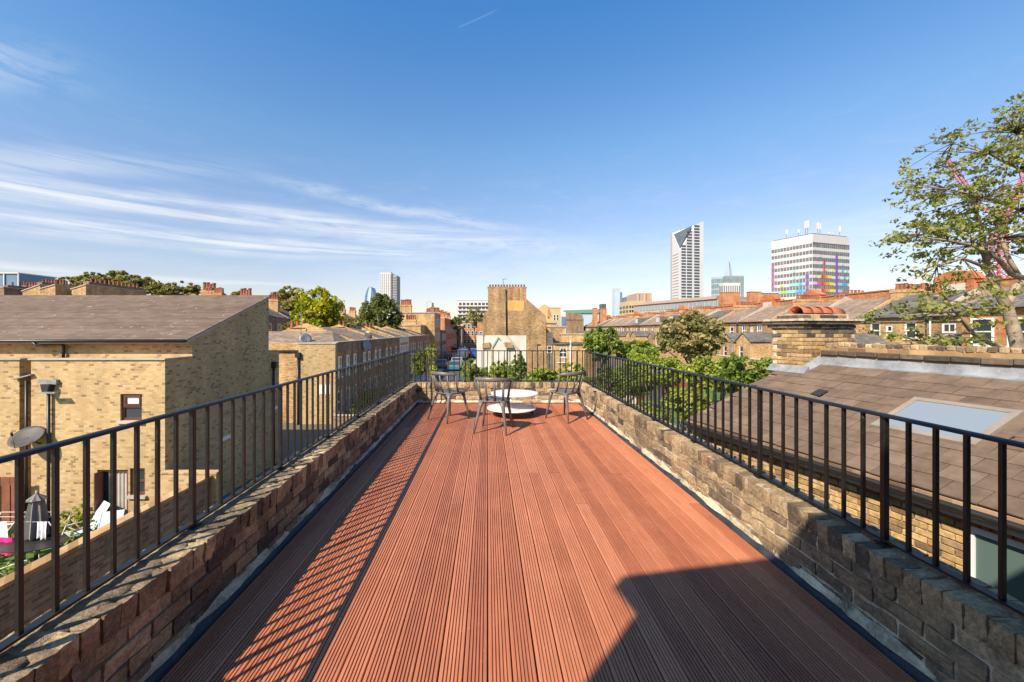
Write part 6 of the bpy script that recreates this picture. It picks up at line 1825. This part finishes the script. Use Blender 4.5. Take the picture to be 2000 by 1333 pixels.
MB().prism([p + (V(0, 0, zt - GZ + 0.003)) + (Vector((sum(q.x for q in pl) / 4, sum(q.y for q in pl) / 4, 0)) - V(p.x, p.y, 0)) * 0.06 for p in pl], (0, 0, 0.5)).build('roof_edge', 'tower_dark', CT)

# the slender white residential tower with cut away glazed corner
WT = thing('white_tower', 'slender white residential tower with slanted top and dark triangular glazing', 'building', (at(1345, 0, 420).x, 430, GZ))
D1 = 420.0
w_ = lambda px, py, d=0.0: at(px, py, D1 + d)
f0, f1, f2 = w_(1313, 456, 18), w_(1328, 489, 0), w_(1374, 432, 6)
zfoot = GZ
A = lambda p: Vector((p.x, p.y, zfoot))
top1 = w_(1358, 440, 4)
top2 = w_(1316, 457, 16)
# solid body
body = MB()
bk = Vector((20, 24, 0))
verts = [A(f0), A(f1), A(f2), A(f2) + V(-4, 26, 0), A(f0) + V(6, 18, 0),
         f0, w_(1328, 489, 0), f2, f2 + V(-4, 26, -2), f0 + V(6, 18, 2), top1]
body.add(verts, [(0, 1, 6, 5), (1, 2, 7, 10, 6), (2, 3, 8, 7), (3, 4, 9, 8), (4, 0, 5, 9), (5, 6, 10), (5, 10, 7, 8, 9), (0, 4, 3, 2, 1)])
body.build('body', 'tower_white', WT)
# dark glazed triangle, set just proud of the cut face
tri = [w_(1316.5, 459, 15.6), w_(1328.3, 486, 0.4), w_(1352.5, 442, 3.2)]
nrm = (tri[1] - tri[0]).cross(tri[2] - tri[0]).normalized()
if nrm.y > 0:
    nrm = -nrm
MB().prism([p + nrm * 0.9 for p in tri], -nrm * 0.6).build('glazed_corner', 'tower_dark', WT)
face_dir = (Vector((f2.x, f2.y, 0)) - Vector((f1.x, f1.y, 0)))
fl_ = face_dir.length
fn = Vector((face_dir.y, -face_dir.x, 0)).normalized()
fd = face_dir.normalized()
for (ua, ub, pxc) in ((0.06, 0.24, 1336), (0.29, 0.50, 1347), (0.60, 0.82, 1366)):
    m = MB()
    ztop = {1336: w_(0, 482).z, 1347: w_(0, 452).z, 1366: w_(0, 440).z}[pxc]
    z = -2.0
    while z < ztop:
        c_ = Vector((f1.x, f1.y, 0)) + fd * fl_ * (ua + ub) / 2 + V(0, 0, z + 1.3) + fn * 0.15
        m.obox(c_, fd * fl_ * (ub - ua) / 2, fn * 0.12, V(0, 0, 0.82))
        z += 3.05
    m.build('balcony_bay', 'tower_dark', WT)['kind'] = 'stuff'
lf = (Vector((f1.x, f1.y, 0)) - Vector((f0.x, f0.y, 0)))
ln = Vector((lf.y, -lf.x, 0)).normalized()
m = MB()
z = 0
while z < w_(0, 470, 10).z:
    k2 = min(1.0, max(0.3, (w_(0, 440).z - z) / (w_(0, 440).z - w_(0, 489).z)))
    c_ = Vector((f0.x, f0.y, 0)) + lf * 0.45 + V(0, 0, z + 1.2) + ln * 0.12
    if z < w_(0, 492).z:
        m.obox(c_, lf.normalized() * lf.length * 0.38, ln * 0.1, V(0, 0, 0.28))
    z += 3.05
m.build('louvre_band', 'tower_brown', WT)['kind'] = 'stuff'

def tower(name, label, px0, px1, pyt, Y, dep, mat, nx, nz, gl, fx=0.7, fz=0.6, pyb=640):
    a, b2 = at(px0, pyt, Y), at(px1, pyt, Y)
    t_ = thing(name, label, 'building', ((a.x + b2.x) / 2, Y, GZ))
    MB().box(a.x, b2.x, Y, Y + dep, GZ, a.z).build('wall', mat, t_)
    if nx:
        grid_face(t_, (a.x, Y, GZ), (1, 0, 0), b2.x - a.x, at(0, pyb, Y).z, a.z - 1.5, nx, nz, fx, fz, (0, -1, 0), gl, 'window_grid', 0.2)
        if px1 < CX:
            grid_face(t_, (b2.x, Y, GZ), (0, 1, 0), dep, at(0, pyb, Y).z, a.z - 1.5, max(2, nx // 2), nz, fx, fz, (1, 0, 0), gl, 'window_grid', 0.2)
        else:
            grid_face(t_, (a.x, Y + dep, GZ), (0, -1, 0), dep, at(0, pyb, Y).z, a.z - 1.5, max(2, nx // 2), nz, fx, fz, (-1, 0, 0), gl, 'window_grid', 0.2)
    return t_
t = tower('pale_tower', 'pale residential tower with vertical piers, left of centre', 742, 764, 533, 620, 26, 'tower_white', 6, 20, 'tower_grey', 0.45, 0.85)
a = at(764, 538, 622)
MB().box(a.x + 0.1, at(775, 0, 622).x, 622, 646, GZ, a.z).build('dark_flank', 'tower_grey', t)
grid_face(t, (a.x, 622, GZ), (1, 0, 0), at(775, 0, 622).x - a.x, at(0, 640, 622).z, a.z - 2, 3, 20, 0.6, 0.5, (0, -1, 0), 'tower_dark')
MB().box(at(748, 0, 625).x, at(762, 0, 625).x, 628, 640, at(0, 533, 620).z + 0.01, at(0, 530, 620).z).build('plant_room', 'tower_brown', t)
# curved glass tower beside it
t = thing('curved_glass_tower', 'slim curved blue glass tower left of the pale tower', 'building', (at(720, 0, 900).x, 900, GZ))
c9 = lambda px, py: at(px, py, 900)
MB().prism([c9(710, 640), c9(710.5, 600), c9(713, 578), c9(717, 565), c9(721, 560.5), c9(725, 561), c9(728, 570), c9(729.5, 590), c9(730, 640)], (0, 30, 0)).build('glass_body', 'tower_blue', t)
MB().prism([c9(715, 640), c9(716, 600), c9(719, 572), c9(722, 561.5), c9(725, 561.3), c9(726, 568), c9(722, 600), c9(720.5, 640)], (0, -1.0, 0)).build('pale_fin', 'tower_pale_haze', t)
t = tower('blue_block', 'small blue topped office block above the yellow green tree', 611, 631, 566, 500, 20, 'tower_blue', 0, 0, '')
MB().prism([at(611, 567.5, 499), at(631, 570, 499), at(631, 565.5, 499), at(620, 564, 499), at(611, 565.5, 499)], (0, 3, 0)).build('roof_edge', 'tower_pale_haze', t)
t = tower('glass_penthouse', 'white framed glass office top at the far left edge', -40, 38, 535, 300, 25, 'tower_blue', 0, 0, '')
for px in (-38, -14, 9, 37):
    a = at(px, 535, 299.8)
    MB().box(a.x - 0.35, a.x + 0.35, 299.2, 299.9, GZ, a.z + 0.6).build('column', 'tower_white', t)
MB().box(at(-40, 0, 300).x, at(39, 0, 300).x, 299.0, 326, at(0, 535, 300).z + 0.01, at(0, 533, 300).z).build('roof', 'tower_white', t)
# right of the white tower
t = thing('tapered_spire_tower', 'pale tapering glass spire far behind the mid rise blocks', 'building', (at(1423, 0, 1600).x, 1600, GZ))
c9 = lambda px, py, d=0.0: at(px, py, 1600 + d)
base = [c9(1396, 575), c9(1449, 575), c9(1452, 575, 60), c9(1394, 575, 60)]
for p in base:
    p.z = GZ
tp = [c9(1421.0, 506), c9(1423.2, 503), c9(1423.4, 503, 6), c9(1421.0, 506, 6)]
MB().add(base + tp, [(0, 1, 5, 4), (1, 2, 6, 5), (2, 3, 7, 6), (3, 0, 4, 7), (4, 5, 6, 7), (3, 2, 1, 0)]).build('glass_body', 'tower_pale_haze', t)  # haze over the distant spire is put into its pale colour
MB().prism([c9(1424.0, 505), c9(1424.6, 500), c9(1428, 560), c9(1427, 560)], (0, 4, 0)).build('pale_fin', 'tower_white', t)
t = tower('teal_glass_block', 'teal glass mid rise block in front of the pale spire', 1396, 1418, 541, 520, 8, 'tower_pale_haze', 6, 9, 'tower_teal', 0.8, 0.7)  # wall paled in colour to look faded by distance
t = tower('dark_glass_block', 'dark glass block with green edged top, right of the teal block', 1419, 1453, 539, 480, 8, 'tower_grey', 12, 5, 'tower_teal', 0.65, 0.9, 575)
t = tower('striped_white_block', 'low white block with dark vertical window slots before the glass blocks', 1413, 1446, 553, 440, 8, 'tower_white', 8, 1, 'tower_dark', 0.35, 0.85, 590)
t = tower('pale_blue_tower', 'stepped pale blue glass tower right of centre horizon', 1201, 1211, 563, 1300, 30, 'tower_pale_haze', 0, 0, '')
MB().box(at(1211, 0, 1301).x + 0.05, at(1215.5, 0, 1301).x, 1301, 1330, GZ, at(0, 571, 1300).z).build('lower_step', 'tower_blue', t)
t = tower('dark_blue_block', 'dark blue block beside the stepped pale blue tower', 1223, 1236, 580, 900, 30, 'tower_blue', 4, 6, 'tower_dark', 0.6, 0.6, 610)
t = tower('small_dark_cap', 'small dark tower cap above the green roofed hall', 1175, 1184, 594, 700, 15, 'tower_dark', 0, 0, '')
t = tower('brown_brick_tower', 'brown and cream mid rise block left of the white tower', 1244, 1273, 573, 190, 14, 'tower_brown', 0, 0, '')
for px in (1244, 1257.5, 1270):
    MB().box(at(px, 0, 189.8).x, at(px + 3, 0, 189.8).x, 189.4, 189.95, GZ, at(0, 572.5, 190).z).build('cream_pier', 'cream_render', t)
t = tower('low_cream_block', 'low cream and brown block under the brown tower', 1228, 1262, 588, 170, 12, 'cream_render', 7, 2, 'glass', 0.6, 0.5, 612)
# long flat roofed block below the white tower
FB = thing('long_flat_block', 'long flat roofed brown block with white window band below the white tower', 'building', (61, 137, GZ))
p0, p1 = at(1402, 578, 120), at(1238, 592, 154)
dd = Vector((p1.x - p0.x, p1.y - p0.y, 0))
pp = Vector((dd.y, -dd.x, 0)).normalized()
if pp.x < 0:
    pp = -pp
zt = p0.z
bs = Vector((p0.x, p0.y, GZ))
MB().prism([bs, bs + dd, bs + dd + pp * 12, bs + pp * 12], (0, 0, zt - GZ - 0.9)).build('wall', 'pale_concrete', FB)
MB().prism([q + V(0, 0, zt - GZ - 0.897) - pp * 0.5 for q in (bs, bs + dd)] + [q + V(0, 0, zt - GZ - 0.897) + pp * 12.5 for q in (bs + dd, bs)], (0, 0, 0.9)).build('roof', 'tower_brown', FB)
grid_face(FB, (bs.x, bs.y, zt - 3.2), dd, dd.length, zt - 3.2, zt - 1.3, 24, 1, 0.75, 0.9, -pp, 'pale_glass', 'window_band', 0.15)
b = block('orange_brick_top', 'orange brick stair head at the right end of the long flat block', at(1411, 0, 115).x, at(1444, 0, 115).x, 115, 116.5, at(0, 572, 115).z, 'red_wall', 'building', None, 'orange_terracotta')
b = block('orange_brick_top', 'orange brick rooftop box left of the rainbow panelled office', at(1465, 0, 110).x, at(1486, 0, 110).x, 110, 111.5, at(0, 571, 110).z, 'red_wall', 'building', None, 'orange_terracotta')
b = block('grey_flat_roof', 'thin grey flat roof between the orange box and the office tower', at(1486, 0, 118).x, at(1520, 0, 118).x, 118, 124, at(0, 574, 118).z, 'terrace_wall', 'building', None, 'slate')
b = block('white_roof_building', 'white gabled roof rising behind the right hand parapets', at(1765, 0, 75).x, at(1840, 0, 75).x, 75, 85, at(0, 572, 75).z, 'tower_white', 'building')
MB().prism([(at(1764, 0, 75).x, 74.9, at(0, 572, 75).z), (at(1830, 0, 75).x, 74.9, at(0, 572, 75).z), (at(1806, 0, 75).x, 74.9, at(0, 548, 75).z)], (0, 10, 0)).build('roof', 'tower_white', b)

# red lattice tower crane behind the tree
CR = thing('tower_crane', 'pink red lattice tower crane behind the tall tree', 'crane', (at(1950, 0, 130).x, 130, GZ))
def lattice(parent, p, q, w, n_, r_, nm, mat='crane_red'):
    p, q = Vector(p), Vector(q)
    d_ = (q - p)
    u_ = d_.normalized()
    s1 = u_.cross(V(0, 1, 0)).normalized()
    if s1.length < 0.1:
        s1 = V(1, 0, 0)
    s2 = s1.cross(u_).normalized()
    m_ = MB()
    cs_ = [s1 * a + s2 * b_ for a, b_ in ((-w / 2, -w / 2), (w / 2, -w / 2), (w / 2, w / 2), (-w / 2, w / 2))]
    for c_ in cs_:
        m_.bar(p + c_, q + c_, r_ * 1.6)
    for i in range(n_):
        a, b_ = p + d_ * i / n_, p + d_ * (i + 1) / n_
        for k_ in range(4):
            m_.bar(a + cs_[k_], b_ + cs_[(k_ + 1) % 4], r_)
            m_.bar(a + cs_[k_], a + cs_[(k_ + 1) % 4], r_)
    return m_.build(nm, mat, parent)
k1 = lambda px, py, d=0.0: at(px, py, 130 + d)
lattice(CR, V(k1(1951, 0).x, 130, GZ), k1(1951, 452), 2.6, 26, 0.16, 'mast')
MB().box(k1(1945, 0).x, k1(1973, 0).x, 129, 132, k1(0, 446).z - 0.6, k1(0, 446).z).build('slewing_ring', 'crane_red', CR)
MB().box(k1(1957, 0).x, k1(1968, 0).x, 128.2, 129.8, k1(0, 452).z - 1.2, k1(0, 447).z).build('cab', 'tower_white', CR)
lattice(CR, k1(1956, 440), k1(2010, 330, -2), 1.3, 14, 0.12, 'jib')
lattice(CR, k1(1950, 440), k1(1958, 415), 1.6, 3, 0.16, 'apex')
lattice(CR, k1(1912, 400, 8), k1(1848, 312, 10), 1.1, 14, 0.11, 'counter_jib')
MB().bar(k1(1912, 400, 8), k1(1956, 438, 1), 0.35).build('tie_bar', 'crane_red', CR)

# television aerials on the roofs
def aerial(label, p, h):
    p = Vector(p)
    t_ = thing('tv_aerial', label, 'aerial', p, 0, 'television aerials on the roofs')
    MB().tube([p, p + V(0, 0, h)], 0.03, 6).build('mast', 'grey_metal', t_)
    m_ = MB()
    m_.tube([p + V(-0.1, 0, h), p + V(1.0, 0.2, h + 0.05)], 0.02, 5)
    for i_ in range(6):
        c_ = p + V(0.16 * i_, 0.03 * i_, h)
        m_.tube([c_ + V(-0.06, 0.3, 0), c_ + V(0.06, -0.3, 0)], 0.012, 4)
    m_.build('antenna_rods', 'grey_metal', t_)['kind'] = 'stuff'
q = at(588, 652, 31)
aerial('thin aerial beside the dish on the brown hipped roof', (q.x, 31, 0.6), 2.2)
q = at(1752, 560, 48)
aerial('thin aerial above the curved orange pediment', (47.3, 42.5, 6.1), 2.4)
aerial('thin aerial on the first roof ridge left of the chimney stack', (39.5, 60, 4.4), 2.6)
aerial('thin aerial on a far roof above the tan rounded tree', (39.5, 76, 4.4), 2.6)
aerial('slim aerial on the tall sunlit brick house', (-12.5, 84, 4.8), 2.4)
